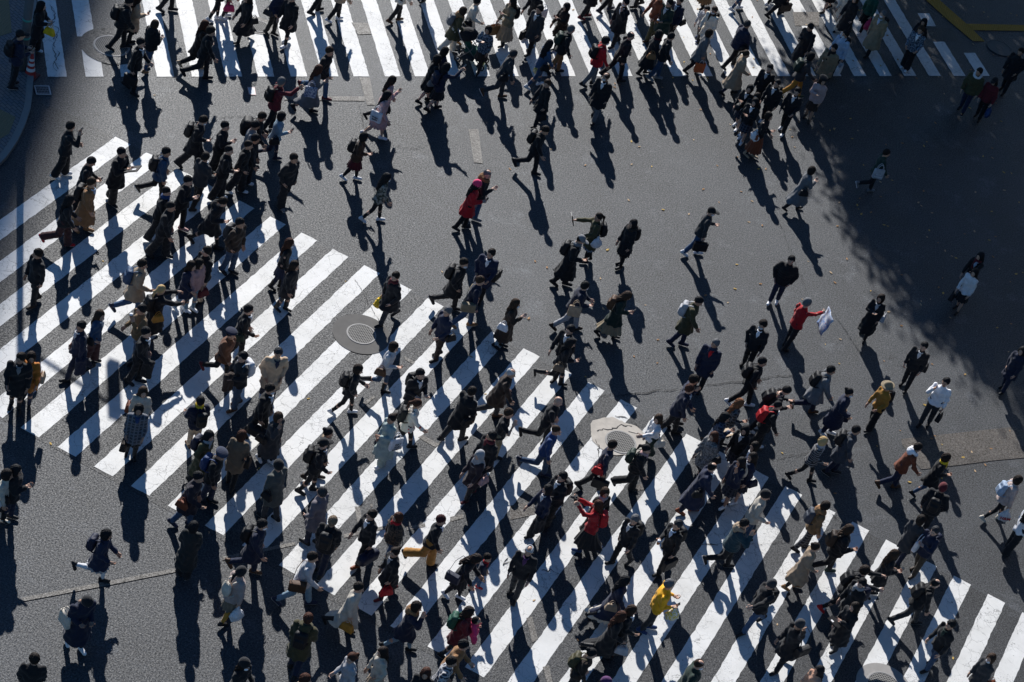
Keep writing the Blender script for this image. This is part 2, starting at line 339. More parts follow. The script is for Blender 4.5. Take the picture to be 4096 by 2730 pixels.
COLLAR=tmpl('shirt_collar',lambda X,Y,Z: smin(np.maximum(ell(X,Y,Z,(0,.0,-.1),(.055,.03,.13)),np.abs(X)-.05-.35*(Z+.05)),np.sqrt((np.sqrt(X**2+(Y+.06)**2)-.056)**2+(Z*.7-.015)**2)-.014,.01),(-.09,-.14,-.24),(.09,.06,.06),.01)
FOLD=tmpl('folded_coat',lambda X,Y,Z: smin(rbox(X,Y,Z,(0,0,-.16),(.07,.15,.3),.06),ell(X,Y,Z,(0,.0,.1),(.085,.16,.07)),.04)+.014*np.sin(Y*38+8*X)*np.sin(Z*9+1)+.008*nz3(X,Y,Z,50),(-.13,-.2,-.5),(.13,.2,.2),.016)
def bagmesh(k):
    if k=='backpack': return tmpl(k,lambda X,Y,Z: smin(rbox(X,Y+.07*np.clip(Z,-.3,.3)*0,Z,(0,0,0),(.15,.085,.225),.07),rbox(X,Y,Z,(0,-.085,-.06),(.115,.04,.12),.035),.025)+.005*nz3(X,Y,Z,38),(-.18,-.15,-.25),(.18,.11,.25),.014)
    if k=='bigpack': return tmpl(k,lambda X,Y,Z: smin(rbox(X,Y,Z,(0,0,0),(.2,.14,.28),.11),ell(X,Y,Z,(0,-.06,.0),(.17,.13,.2)),.05)+.008*np.sin(Z*45),(-.25,-.24,-.32),(.25,.18,.32),.016)
    if k=='drawpack': return tmpl(k,lambda X,Y,Z: np.maximum(ell(X,Y,Z,(0,0,-.03),(.15,.08,.23)),Z-.18)+.012*np.sin(np.arctan2(X,Y+.001)*9)*np.clip(Z+.05,0,.2)*4,(-.19,-.12,-.28),(.19,.12,.21),.013)
    if k=='tote': return tmpl(k,lambda X,Y,Z: rbox(X,Y,Z,(0,0,0),(.05+.02*np.clip(-Z,-.2,.2)*3,.18,.18),.03)+.007*nz3(X,Y,Z,26),(-.1,-.21,-.21),(.1,.21,.21),.014)
    if k=='handbag': return tmpl(k,lambda X,Y,Z: rbox(X,Y,Z,(0,0,0),(.06-.12*np.clip(Z,-.1,.1)*1.2,.14-.25*np.clip(Z,-.1,.1),.1),.035),(-.1,-.19,-.12),(.1,.19,.12),.012)
    if k=='briefcase': return tmpl(k,lambda X,Y,Z: rbox(X,Y,Z,(0,0,0),(.055,.2,.14),.02)+.003*nz3(X,Y,Z,30),(-.08,-.22,-.16),(.08,.22,.16),.013)
    if k=='paper_bag': return tmpl(k,lambda X,Y,Z: np.maximum(rbox(X,Y,Z,(0,0,0),(.06,.15,.17),.008),-rbox(X,Y,Z,(0,0,.1),(.05,.14,.16),.004)),(-.08,-.17,-.19),(.08,.17,.2),.011)
    if k=='plastic_bag': return tmpl(k,lambda X,Y,Z: smin(ell(X,Y,Z,(0,0,-.05),(.09,.16,.15)),cone(X,Y,Z,(0,0,.08),(0,0,.2),.07,.02),.06)+.012*nz3(X,Y,Z,55)+.008*nz3(X,Y,Z,28,1.),(-.13,-.2,-.23),(.13,.2,.24),.013)
    if k=='holdall': return tmpl(k,lambda X,Y,Z: rbox(X,Y,Z,(0,0,0),(.12,.27,.14),.1)+.006*nz3(X,Y,Z,24),(-.15,-.3,-.17),(.15,.3,.17),.016)
    if k=='messenger_bag': return tmpl(k,lambda X,Y,Z: smin(rbox(X,Y,Z,(0,0,0),(.07,.19,.14),.035),rbox(X,Y,Z,(.035,0,.03),(.05,.185,.115),.02),.01)+.005*nz3(X,Y,Z,26),(-.1,-.22,-.17),(.12,.22,.17),.013)
BAGM={k:bagmesh(k) for k in ('backpack','bigpack','drawpack','tote','handbag','briefcase','paper_bag','plastic_bag','holdall','messenger_bag')}
def strapmesh(name,paths,r,flat=1.):
    b=MB()
    for p in paths: b.tube(p,r,6,flat)
    return mesh(name,b.V,b.F,True)
def arc(w,h,y0=0,axis=1,n=9):
    out=[]
    for i in range(n):
        a=math.pi*i/(n-1); p=[0,0,y0+h*math.sin(a)]; p[axis]=-w*math.cos(a); out.append(p)
    return out
STRAP_BP=[strapmesh('pack_strap',[[(s*.09,.06,.18),(s*.1,.1,.235),(s*.105,.19,.262),(s*.11,.27,.23),(s*.12,.315,.12),(s*.13,.31,.0),(s*.155,.24,-.1),(s*.15,.1,-.17),(s*.13,.05,-.19)]],.021,.4) for s in (-1,1)]
HANDLE={'tote':strapmesh('tote_handle',[[(s*.04,y,z) for _,y,z in arc(.1,.2,.17)] for s in (-1,1)],.011),
 'handbag':strapmesh('bag_handle',[[(s*.03,y,z) for _,y,z in arc(.075,.12,.08)] for s in (-1,1)],.008),
 'briefcase':strapmesh('case_handle',[arc(.06,.07,.13)],.011),
 'paper_bag':strapmesh('bag_cord',[[(s*.05,y,z) for _,y,z in arc(.06,.13,.15)] for s in (-1,1)],.005),
 'plastic_bag':strapmesh('bag_grip',[arc(.035,.06,.17)],.012),
 'holdall':strapmesh('holdall_handle',[[(s*.05,y,z) for _,y,z in arc(.1,.13,.12)] for s in (-1,1)],.012),
 'messenger_bag':strapmesh('shoulder_strap',[[(0,-.17,.08),(-.02,-.13,.25),(-.12,-.1,.45),(-.27,0,.575),(-.27,.1,.56),(-.13,.19,.4),(-.03,.18,.2),(0,.17,.08)]],.016,.4)}
DATA='''
A0|190,280|m d5 s.12 z.125 T:jk:nv B:tr:bk S:bk X:cap:bk aR:p aL:p bp:bk ph|in a black cap photographing beside the traffic cone
A0|380,20|f d340 s.2 T:ct:bk B:wd:bk S:wh aR:p aL:x ph hb:ye|in a black coat standing behind the kerb pole with phone
A0|1180,-8|m d355 s.65 T:pf:bk B:tr:bk S:bk bp:bk n18|with a big black backpack stepping over the lattice manhole
A0|1245,-45|f d0 s.2 T:ct:be B:sk:bk aR:p ph S:bk|in beige holding a phone behind the big black backpack
A0|1400,185|f d25 s.35 T:pf:bk B:sl:dn S:tn Hbob:br aR:p aL:p Xfur:bk|in a fluffy black jacket with jeans and tan boots
A0|1275,352|m d335 s-.5 T:jk:bk V:wh B:tr:bk S:bk aR:b bc:bk|in a black suit with briefcase below the lattice manhole
A0|f1500,105|m d350 s.45 T:jk:bk B:tr:bk S:bk|all in black cut by the top edge above the suit
A0|645,1095|m d355 s.35 T:jk:bk B:wd:bk S:wh aR:c aL:h ph|in black with white sneakers holding a phone by the kerb
A1|1100,-10|m d330 s-.3 T:ct:bk B:wd:bk S:bk aL:x aR:x fo:bk|in a black coat carrying a folder on the top stripe
A1|845,80|m d350 s.4 T:jk:bk B:wd:bk S:wh aR:p aL:h ph n22|in school black with phone ahead of the tan coat
A1|1505,-12|m d355 s-.6 k70 T:jk:dn B:tr:bk S:bk bp:bk aL:d|in a blue denim jacket with a small backpack
B0|280,1050|m d345 s.7 T:ct:bk B:wd:bk S:bk bp:bk mk aR:p ph n20|masked in a black coat looking at a phone above stripes
B0|f355,185|f d0 s.5 T:jk:bk B:sl:bk S:wh hb:hp|in black leggings with a hot pink bag at the top
B0|f450,165|f d0 s.25 T:jk:nv B:sl:dg S:wh|in dark jeans beside the pink bag at the top
B0|655,-45|f d192 s.9 T:lc:bk B:sk:bk L:dg Sb:bk sb:bk|in a long black coat and heels near the round manhole
B0|f858,318|f d330 s.25 T:pf:nv B:tr:bk S:bk sb:dg aR:k|in a navy puffer with grey bag beside the round manhole
B0|1055,-52|m d200 s.35 T:ct:bk B:sl:bk S:wh|tall in black with bright white sneakers at the top
B0|f1262,118|m d5 s.5 T:jk:bk B:tr:bk S:bk|in black shoes cut off by the top edge
B0|f1430,190|f d0 s.6 T:pf:be B:tr:bk S:wh|in a beige puffer and white sneakers at the top
B0|335,250|m d352 s.75 T:jk:bk B:tr:bk S:bk Hcl:bk k60|with curly black hair walking beside the patterned bag
B0|283,193|f d352 s.7 T:ct:db B:tr:bk S:be Hlg:rb hb:pt k50|with auburn hair and patterned handbag
B0|968,700|m d0 s.4 T:jk:mr B:tr:bk S:bk Hsh:gy bp:bk aR:u ph|grey haired with maroon shoulders and black backpack raising a phone
B0|1400,430|m d335 s.8 T:jk:bk B:tr:dn S:mr Hsh:br k55|tall in a black leather jacket and maroon shoes
B0|1302,590|f d350 s.7 k50 T:lc:gy B:sk:gy L:sk S:bk Hlg:rb aR:x tote:fw|in a grey coat with a floral white tote
B0|460,1098|m d340 s.2 T:jk:bk B:wd:bk S:bk aR:x|crew cut in black with a blue badge
B1|285,25|m d30 s.5 T:jk:dg B:tr:bk S:bk V:wh|in a charcoal suit seen from the back among school boys
B1|495,-30|m d350 s.3 T:jk:bk B:wd:bk S:wh aR:p Hcr:bk|shaven headed in black holding a phone among school boys
B0|805,1020|m d350 s.4 T:jk:bk B:tr:bk S:bk bpb:bk n15|in black with a bulky quilted black bag on back
B0|745,1095|m d350 s.4 T:jk:gy B:tr:dg S:bk n15|in a light grey jacket among school boys
B0|735,1210|m d345 s.3 T:jk:bk B:wd:bk S:wh|in black half hidden behind a broad schoolboy
B0|672,1268|m d340 s.4 T:jk:bk B:wd:bk S:wh Hcr:bk|broad in black with wide trousers and white shoes
B0|972,1015|f d355 s.75 k70 T:jk:ld B:sl:nv S:nv Hbob:bk aR:p ph sb:bk|in a light denim jacket walking with phone
B1|1080,45|m d318 s-.3 T:jk:bk B:wd:bk S:gy aL:k aR:k|alone in black school uniform and grey shoes
C0|140,1195|f d345 s.6 T:jk:br B:sk:mr L:bk S:wh Hbob:bk aR:p ph bp:bk mk|in brown jacket and maroon skirt with backpack and phone
C0|f405,200|f d0 s.6 T:jk:cr B:tr:bk S:br aR:s|in a cream jacket and brown shoes at the top
C0|395,690|f d350 s.6 k60 T:jk:pk B:sk:bk L:sk Sb:bk Hlg:db sb:pk aR:x|in a pink hooded jacket with pink bag
C0|352,828|f d340 s.8 T:ct:pk B:sk:pk L:sk S:wh Hlg:bk totepe:wh|in a dusty pink coat with white lettered tote
C0|f640,10|m d200 s.2 T:jk:bk B:tr:bk S:bk|showing only black shoes at the top edge
C0|1030,72|f d350 s.6 T:ct:ol B:wd:cr S:bk Hbob:br Xfur:tn bp:gy aR:h aL:h l12|in olive parka and cream trousers pushing the stroller
C0|1155,-15|f d345 s.4 T:ct:cr B:tr:bk S:tn Hsh:bk aR:h sb:bk|in a pale grey coat beside the stroller
C0|1245,240|f d225 s.7 T:jk:fl B:sk:db L:db Sb:bk Hbob:db aR:x|in a patterned blue jacket in front of the stroller
C0|1460,-8|f d192 s.4 T:jk:kh B:ls:be Sb:bk Hlg:bk bp:bk aR:x pb:tn|in a beige pleated skirt with brown paper bag
C0|1695,-90|m d198 s.9 T:jk:bk B:tr:ld S:wh tote:wh|in light jeans striding behind the briefcase carrier
C0|1705,55|m d200 s.4 T:ct:dg V:wh B:tr:bk S:bk aL:b bc:bk|in a dark coat carrying a large black briefcase
C0|868,428|f d0 s.4 T:ct:nv B:sk:bk L:sk S:bk|long haired schoolgirl furthest back of three in navy
C0|800,500|f d0 s.5 T:ct:bk B:sk:bk L:sk S:bk Hbob:bk sb:gy|schoolgirl in black coat with grey shoulder bag
C0|882,570|f d0 s.6 T:jk:nv B:sk:bk L:sk S:bk aR:u ph bp:nv|schoolgirl in navy holding up a phone to photograph
C0|1482,455|m d355 s.8 k65 T:jk:dg B:tr:dg S:br Hsh:dg l14 aL:k sb:bk|grey haired in dark jacket and brown shoes below the crosswalk
D0|600,35|f d190 s.5 T:ct:db B:sk:db L:bk Sb:bk Hbob:bk aR:x|in a dark brown coat clasping hands
D0|458,362|f d5 s.7 T:jk:dn B:sl:dn S:wh sb:bk pl:yw aL:b|in denim jacket and jeans with yellow shopping bag
D0|655,235|m d350 s.6 T:jk:bk B:tr:tn S:bk Hsh:gy bp:dgn l10 aR:d|grey haired in black vest and tan trousers
D0|f758,168|m d0 s.4 T:ct:bk B:tr:bk S:mr|in a long black coat and maroon sneakers at the top
D0|1130,-5|m d195 s.6 T:ct:bk V:wh B:tr:bk S:bk mk aR:c aL:d|masked in a black coat with hand to ear
D0|f945,108|m d5 s.7 T:jk:nv B:tr:bk S:nv|in navy sneakers stepping at the top edge
D0|965,340|m d355 s.6 T:jk:rd B:tr:gy S:bk Hcl:bk bp:bk mk|in a red jacket with large black backpack
D0|1190,295|m d355 s-.9 T:jk:bk B:tr:bk S:bk Hth:dg l10 sb:bk|balding in a dark suit striding past the red jacket
D0|955,660|m d225 s.7 T:ct:bk V:wh B:tr:gy S:bk Hth:br mk l6 y-30|masked with thinning hair in black coat and grey trousers
D0|430,722|f d192 s.6 T:ct:bk B:tr:bk Sb:bk Hsh:br hb:bk aR:b|with short brown hair in a black coat and handbag
D0|430,1150|m d335 s.7 T:jk:bk B:tr:bk S:bk bp:bk n20 k55|in black with backpack alone in the asphalt centre
D0|1525,0|m d200 s.5 T:ct:dgn V:wh B:tr:bk S:bk aR:p aL:d cup|in sunglasses and dark green coat holding a cup
D0|1450,-60|m d192 s.6 T:jk:rb B:tr:ol Sb:br aR:h|in a rust jacket and green trousers at the top
D0|1620,-25|m d200 s.4 T:jk:nv V:lb B:tr:bk S:bk sb:bk|in a dark suit and pale blue shirt with black bag
D0|f1215,62|m d180 s.4 T:ct:bk B:tr:bk S:bk|in black boots beside the masked caller at the top
D0|1442,280|f d352 s.4 T:lc:bk B:sk:bk L:bk Sb:bk Hbob:bk sc:mr sb:tn|in a long black coat with maroon scarf
D0|1552,300|m d345 s.4 T:jk:bk B:tr:dn S:gy|in a dark vest and jeans beside the maroon scarf
E0|293,65|c h1.22 d215 s.5 T:jk:lg B:tr:dg S:bl|child in a pale hoodie and blue shoes
E0|360,68|f d215 s.6 T:ct:cr B:tr:db Sb:tn Hsh:br bp:bk mk sc:db|masked in a cream coat beside the child
E0|325,270|f d350 s.6 T:ct:gy B:sk:bk L:bk Sb:bk Hbob:db mk pb:or aR:b|in a grey coat with a bright orange paper bag
E0|665,190|m d10 s.8 T:pf:nv B:tr:bk S:bk Hsh:dg sb:bk|in a navy puffer with black hip bag
E0|f545,95|m d0 s.5 T:jk:nv B:sl:dn S:wh|in blue jeans and white shoes at the top
E0|f890,150|m d5 s.9 T:ct:bk B:tr:bk S:bk bc:db aR:b|in a dark suit with brown briefcase at the top
E0|f845,50|f d0 s.3 T:ct:bk B:sk:bk L:bk S:wh|in white sneakers behind the brown briefcase
E0|1212,222|m d205 s.4 T:lc:bk B:tr:bk S:bk aL:p ph n18 pb:wh aR:b|in a long black coat with white paper bag
E0|1240,478|m d350 s.9 T:jk:dg B:tr:mu S:dgn bp:dgn l10 Hbob:bk|in mustard trousers with dark green backpack
E0|1435,405|m d215 s.5 T:ct:kh B:tr:be S:db sc:bk|in a khaki brown coat and beige trousers
E0|1535,280|m d205 s.5 T:jk:lb B:tr:bk S:bk bp:bk mk pb:wh aR:b|masked in a pale blue hoodie carrying a white printed bag
E0|1580,-90|f d195 s.7 T:ct:cr B:wd:cr S:bk pl:hp aR:b|in cream with a hot pink plastic bag
E0|1625,-32|f d203 s.7 T:lc:bk B:tr:wh S:bl Hlg:br|with brown hair in a long black coat and white hems
E0|f1335,105|f d190 s.6 T:ct:bk B:sk:bk L:sk S:bk|in a black dress with bare legs at the top
E0|f235,72|f d200 s.4 T:ct:bk B:ls:tn Sb:br|in a tan skirt and brown boots at the top
F0|470,-80|f d203 s.8 T:jk:gn B:sk:bk L:bk S:wh pl:hp aR:b|in a green jacket with a pink plastic bag
F0|540,100|m d200 s.7 T:lc:kh B:tr:bk S:bk Hsh:gy mk bp:bk V:lb|grey haired and masked in a beige trench coat
F0|905,175|f d203 s.3 T:ct:bk B:sk:bk L:bk Sb:bk|in black half hidden behind the floral jacket
F0|880,242|m d232 s.2 T:jk:fl B:wd:bk S:wh V:wh Hcl:br bp:bk|in a dark floral jacket with black backpack
F0|1400,617|m d232 s.4 T:pf:ol B:tr:nv S:bk Xfur:wh|in a dark olive jacket with white hood in deep shade
F0|1540,705|f d232 s.4 T:pf:mr B:tr:bk S:bk X:cap:bk pl:bl aL:b|in a maroon jacket carrying a blue plastic bag
F0|1775,440|m d215 s.4 T:ct:bk B:tr:bk S:bk|all in black in the darkest shade by the edge
E0|655,460|f d355 s.8 T:lc:be B:sl:nv S:bk Hpn:br aR:h|ponytailed in a beige trench coat
E0|860,585|m d225 s.3 T:jk:bk V:wh B:tr:bk S:wh|student in blazer at the back of the uniformed group
E0|925,720|m d215 s.4 T:jk:bk V:wh B:tr:bk S:wh bp:bk Hcr:bk|student in blazer with strap in the middle of the group
E0|680,770|f d215 s.4 T:jk:bk V:wh B:sk:pd L:sk S:wh Hbob:bk drum:bk aR:x|schoolgirl in plaid skirt holding a black lettered bag
E0|725,890|f d220 s.4 T:jk:bk V:wh B:sk:pd L:sk S:wh Hbob:bk aR:x|schoolgirl in plaid skirt and white sneakers touching her chin
E0|742,842|f d220 s.3 T:jk:bk B:sk:pd L:sk S:wh|schoolgirl hidden in the middle of the uniformed group
E0|1105,795|m d225 s.5 T:jk:bk V:wh B:tr:bk S:wh aR:d aL:h|student in blazer walking apart from the uniformed group
E0|855,1015|f d330 s.3 T:sh:bk B:ls:rb Sb:be Hbob:bk sb:rb aR:x pl:wh|in a long rust brown skirt eating a snack
E0|1340,700|f d248 s.3 T:jk:pkf B:sk:db L:sk S:bk X:br:bk Hlg:bk aR:x|in a pale pink fur jacket and brown dress
E1|1245,155|f d355 s.8 T:lc:gy B:sk:gy L:bk Sb:bk Hbob:bk aR:x hb:bk|in a grey coat and black boots at the shade edge
F1|580,2|f d352 s.5 k80 T:jk:dgn B:tr:bk S:gy Hsh:bk totemb:lg|in dark green carrying a grey lettered tote in shade
E1|345,525|m d350 s.6 T:jk:dg B:tr:dn S:wh X:cap:bk mk aR:b bcl:bk aL:p|in a black cap dangling a black bag on the asphalt
E1|1055,960|m d248 s-.3 T:pf:bk B:tr:nv S:wh aL:k aR:k|in a black puffer with hands in pockets
E2|1200,-3|m d15 s.3 T:sh:rd B:tr:bk S:bk X:bn:gy aR:o aL:d poster|in a red sweater and grey beanie holding a clear poster
E1|240,1335|m d340 s.5 T:ct:ol B:tr:nv S:nv bp:lg n15|in an olive coat with pale grey backpack
F1|1410,928|f d215 s.6 T:jk:bk B:sk:bk L:sk S:bk sc:mr V:lb aR:o|long haired in black with a maroon scarf in shade
F1|1360,1075|f d215 s.4 T:jk:wh B:sk:bk L:sk S:bk Hbob:bk hb:bk|in a white jacket and bare legs in shade
F1|520,1305|f d245 s.6 T:lc:bk V:lg B:sk:bk L:bk S:bk Hbob:db sb:lg aR:x|in a long black coat with grey shoulder tote
F2|910,390|m d235 s.3 T:jk:bk V:wh B:tr:bk S:bk aR:b sb:bk|in a black suit walking toward the white shirt
F2|1105,708|m d238 s-.3 T:sh:wh B:tr:dg S:bk aR:c aL:b hb:bk|in a white shirt making a phone call
F2|1790,430|f d200 s.3 T:ct:nv B:tr:nv S:bk|in dark blue cut by the edge in shade
C1|345,218|f d352 s.8 T:jk:cm B:sl:bk S:wh mk Hlg:bk|in a camouflage jacket and white pink sneakers
C1|1155,283|f d350 s.4 T:ct:rd B:tr:bk S:bk X:bn:hp Hlg:bk aR:p ph|in a red coat and pink knit beanie
C1|1245,185|m d338 s.3 T:jk:bk B:tr:dn S:gy Hth:gy Xfur:tn aR:x|bald with tan fur collar beside the red coat
D1|890,572|f d172 s.2 T:ct:ol B:sk:fl Sb:bk bp:bk Hpn:bk aL:o aR:h tab pl:wh|in an olive coat holding out a tablet
D1|752,783|m d340 s.5 T:lc:bk B:tr:bk S:bk X:cap:gy bp:bk aR:p ph n20 sc:gy|in a grey cap and black coat reading a phone
D1|1200,632|f d192 s.2 T:ct:bk B:sk:bk L:bk S:bk Hbob:bk Xfur:db bp:bk|in a black coat with dark fur hood facing a tablet
D1|780,1188|m d350 s.95 T:pf:nv B:tr:lg S:db mk aR:p ph tote:be|masked in a navy puffer and pale grey trousers
D1|1170,1288|f d340 s.7 T:ct:dgn B:ls:kh Sb:bk Hlg:br bp:br aR:p ph n22|with long brown hair and brown backpack above a khaki skirt
C1|1038,985|m d340 s.6 k55 T:ct:bk B:tr:bk S:bk bp:bk mk|masked in black with hiking backpack beside the navy coat
C1|1272,897|m d235 s.2 T:ct:nv V:wh B:tr:bk S:bk y-20 aR:k bc:bk|in a navy overcoat and tie glancing sideways
C1|1185,1142|m d352 s.7 T:jk:nv B:tr:dn S:tn Hsh:br msg:kh aR:b|in a dark leather jacket with khaki messenger bag
C2|880,72|m d195 s.3 T:jk:nv B:tr:db S:bk Hsh:gy sb:bk aR:h|grey haired with glasses in a navy jacket on a stripe
C2|1500,2|f d338 s.2 T:lc:db B:sl:ld S:bk mk Hlg:br aR:x hb:wh|in a long brown coat holding a white handbag
C1|410,1105|m d198 s.95 T:ct:bk B:tr:dg S:bk Hsh:bk pl:ye aL:b sc:mr|in a black coat with a yellow plastic bag
B1|1040,805|f d340 s.3 T:sh:bk B:sk:nv L:nv Sb:bk Hlg:rb mk|with auburn hair and mask in a black sweater
B1|1085,1005|f d330 s.25 T:ct:bk B:sl:dg Sb:bk Hlg:db|with brown hair in black coat behind the auburn hair
B1|595,622|m d328 s.25 T:jk:db B:tr:dn S:bk bp:dg|in glasses brown jacket and blue jeans
B1|460,443|m d338 s.95 T:ct:bk B:sl:bk S:bk Xfur:bk aR:p ph n25 l14|hooded in black striding with a phone
B1|130,245|m d335 s.4 T:jk:bk B:tr:bk S:pk aR:x|in black school uniform and pale pink shoes
A1|1505,340|m d345 s.4 T:jk:bk B:wd:bk S:gy Hcr:bk sc:bl|crew cut in black with a bright blue strap
A1|1545,475|m d340 s.5 T:jk:bk B:wd:bk S:bk Hcr:bk|crew cut in black school uniform and black sneakers
A1|835,258|m d340 s.4 T:lc:tn B:sl:bk S:tn Hsh:br bp:bk V:lb|in a long tan coat with black backpack
A1|640,415|f d350 s.8 k65 T:jk:bk B:wd:mrd S:rd Hlg:bk|in maroon trousers and red sneakers
A1|335,895|m d200 s.4 T:jk:bk B:tr:bk S:db l2|in a dark jacket alone on the outer stripes
A1|1290,993|m d355 s.6 k60 T:ct:be B:tr:dn S:nv bp:dn aR:h|in a beige coat with denim backpack
A1|1455,1218|f d8 s.3 T:lc:bk B:sl:bk Sb:br Hpn:bd bp:bk aR:o aL:o ph hb:mu|blonde ponytailed in a long black coat photographing
B1|160,1008|f d325 s.3 T:ct:nv B:sl:ld S:wh Hlg:db aR:h|in a navy coat and pale jeans next to the blonde
B1|285,873|m d200 s.2 T:jk:bk B:tr:be S:bk Hsh:bk hb:mr aR:b|in a dark jacket and beige trousers with maroon bag
B1|230,990|f d320 s.2 T:jk:pk B:sl:ld S:wh Hlg:bk|in a pink sweater and pale jeans
A2|1268,52|m d192 s.3 T:jk:tnb B:tr:dn S:bk aR:c cup aL:h|in a tan jacket drinking iced tea
A2|1320,258|m d340 s.3 T:jk:bk V:wh B:tr:bk S:bk aR:h ct:bk|in a black suit carrying a folded coat
A2|725,205|m d190 s1 T:jk:nv V:wh B:tr:nv S:bk aR:b ct:nv l2|in a navy suit taking a huge stride with a coat
A2|905,105|f d340 s.3 T:jk:dn V:wh B:wd:mrd S:bk Hlg:br sb:bk|in a denim jacket over white hoodie and maroon trousers
A2|185,488|m d258 s.2 T:ct:bk V:gy B:sl:bk S:bk y-35|in a black coat and grey sweater arm in arm
A2|285,483|f d252 s.3 T:ct:rbo B:sl:nv Sb:bk Hbob:db aR:x hb:be|in a mustard orange coat arm in arm
A2|1290,795|f d255 s.2 T:jk:cr B:sk:be L:bk Sb:bk Hlg:br sb:rb|with long brown hair in a cream jacket
A2|1250,950|f d268 s.15 T:ct:pl B:sk:bk L:bk Sb:bk Hbob:bk hb:db V:bl|in a grey plaid coat walking toward the camera
B2|675,55|m d352 s.5 T:jk:bk V:wh B:tr:bk S:gy aR:h sb:dgn|in a black suit with green strap next to a beret
B2|515,280|f d335 s.7 k60 T:po:rbd B:tr:bk S:mr Hsh:bk X:br:nv|in a brown cape and navy beret
B2|610,478|m d195 s.3 T:jk:bkw B:tr:dn S:br bpw:wh aR:p ph ct:db|with a white backpack holding a phone and brown coat
B2|932,447|m d285 s.4 T:ct:be B:tr:nv S:wh Hsh:dg aL:k aR:k V:nv|grey haired in a beige field jacket
B2|870,765|m d332 s.6 T:jk:bk V:wh B:tr:bk S:bk mk aR:b duf:bk|masked in a black suit with a black holdall
B2|940,1025|f d318 s.4 T:lc:dg B:sl:bk S:wh Hbob:br aR:c sb:bk V:dgn|in a dark grey coat touching her ear
B2|235,870|c h1.5 d115 s.2 T:pf:nv B:tr:be S:br bp:bk sc:ye|in a navy puffer seen from behind with black backpack
B2|320,1190|f d330 s.3 T:lc:ol B:tr:bk S:bk Hlg:bk bp:nv sc:lg|in an olive parka with grey scarf
B2|430,1368|m d335 s.3 T:jk:bk B:tr:nv S:bk X:br:gyn bp:bl n20|in a flat cap with bright blue backpack
B2|610,1175|f d65 s.4 T:ct:tb B:tr:bk S:bk Hbob:rb sb:db|with reddish hair in a taupe jacket seen from behind
B2|1350,1253|m d350 s.5 T:jk:bk V:lg B:sl:bk S:bk X:cap:bk bp:bk aR:h|in a black cap pointing ahead
B2|1390,1160|f d345 s.4 T:ct:bk B:sk:pdb L:bk S:db Hbn:bk sc:be|in a beige plaid scarf behind the black cap
B2|1660,593|f d352 s.75 T:jk:bk B:sl:bk S:wh Hbob:db bp:bk|with brown bob and black backpack on white stripes
C2|410,393|f d340 s.5 k70 T:jk:wh B:sl:dn Sb:bk Hbob:db aR:p ph sb:br|in a white fleece looking at a phone
C2|645,632|m d305 s.2 T:jk:bk V:wh B:tr:bk S:bk aR:p aL:p ph bp:bk y15|in a black suit using a phone with both hands
C2|622,900|f d352 s.9 T:jk:lt B:sl:bk S:bk Hpn:rb bp:bk|in a cream sweater with red and black letters
C2|378,1033|f d195 s.3 T:lc:mi B:wd:mi S:wh Hbn:db totedn:wh aR:p|in a pale sage dress with white lettered tote
C2|1110,785|m d20 s-.7 T:ct:bk B:tr:dg S:bk l12 aR:d sb:bk Hsh:bk|in a black coat and grey trousers seen from behind
C2|1462,628|m d350 s.6 k60 T:ct:db B:tr:dg S:br Hth:wh l14 aL:k|white haired in a brown jacket
C2|1442,985|m d340 s.4 T:ts:bk B:tr:kh S:bk Hsh:br aR:c|in a black t-shirt with hand on chin
C2|1272,1190|m d200 s.4 T:ct:bk B:tr:bk S:bk Hsh:bk sc:mr|bearded in black with a maroon scarf
C3|1165,20|f d200 s.5 T:ct:mrk B:tr:bk S:mr X:hij:lg sb:pk aR:d|in a patterned white headscarf with pink bag
D2|540,878|m d342 s.6 k85 T:ts:bk B:tr:bk S:bk Hbald:sk l8 fat|bald and bulky in a black t-shirt
D2|522,1138|m d340 s.6 k80 T:sh:bl B:tr:dn S:nv Hcr:br l6|in a bright blue sweatshirt and jeans
D2|635,238|m d215 s.7 T:jk:bk V:wh B:tr:bk S:bk|in a black suit and tie behind a brown bag
D2|652,358|f d348 s.9 k85 T:jk:bk B:sl:bk Sb:bk Hlg:bk aR:p ph sb:tb|in a black jacket striding with brown shoulder bag
D2|1425,1040|f d195 s.7 T:sh:wh B:wd:dgn Sb:bk Hlg:br aR:o sb:cr|in a white sweater and green trousers
D2|1720,768|m d350 s.8 T:jk:nv V:wh B:tr:bk S:bk Hsh:rb aL:c aR:d l8|in a navy suit swinging an arm near cracked asphalt
E2|190,688|m d345 s.4 T:jk:nv B:tr:bk S:bk Hcl:bk|curly haired in navy behind the arm swinging suit
E2|370,363|m d235 s.3 T:ct:nv V:rd B:tr:bk S:bk Hsh:gy sc:nv|silver haired in a navy coat and scarf
E2|795,195|m d235 s.4 T:jk:bk V:wh B:tr:bk S:bk mk Hcl:bk|masked in a black suit with open white shirt
E2|805,528|m d345 s.8 T:jk:bk B:tr:bk S:wh bp:bk|in a black suit with backpack and white sneakers
E2|1035,793|m d350 s.4 T:jk:bk B:tr:bk S:wh bp:bk l28 n25 aR:p aL:p ph|bending over a phone behind the red bag
E2|945,916|m d350 s.4 T:jk:bk V:wh B:wd:bk S:wh Hcr:bk bp:rd l10|in black school uniform with a red bag
E2|600,898|f d345 s.3 T:jk:pdg B:sk:bk L:bk Sb:bk Hlg:or aR:p ph|with ombre orange hair in a plaid jacket
E2|470,1025|f d340 s.3 T:lc:pdn B:sl:dn Sb:bk Hlg:bk aR:x fo:be|in a dark plaid coat holding papers
E2|355,1195|f d200 s.6 T:ct:tw B:sl:bk Sb:bk Hlg:rb sb:bk|in a grey tweed coat with black bag
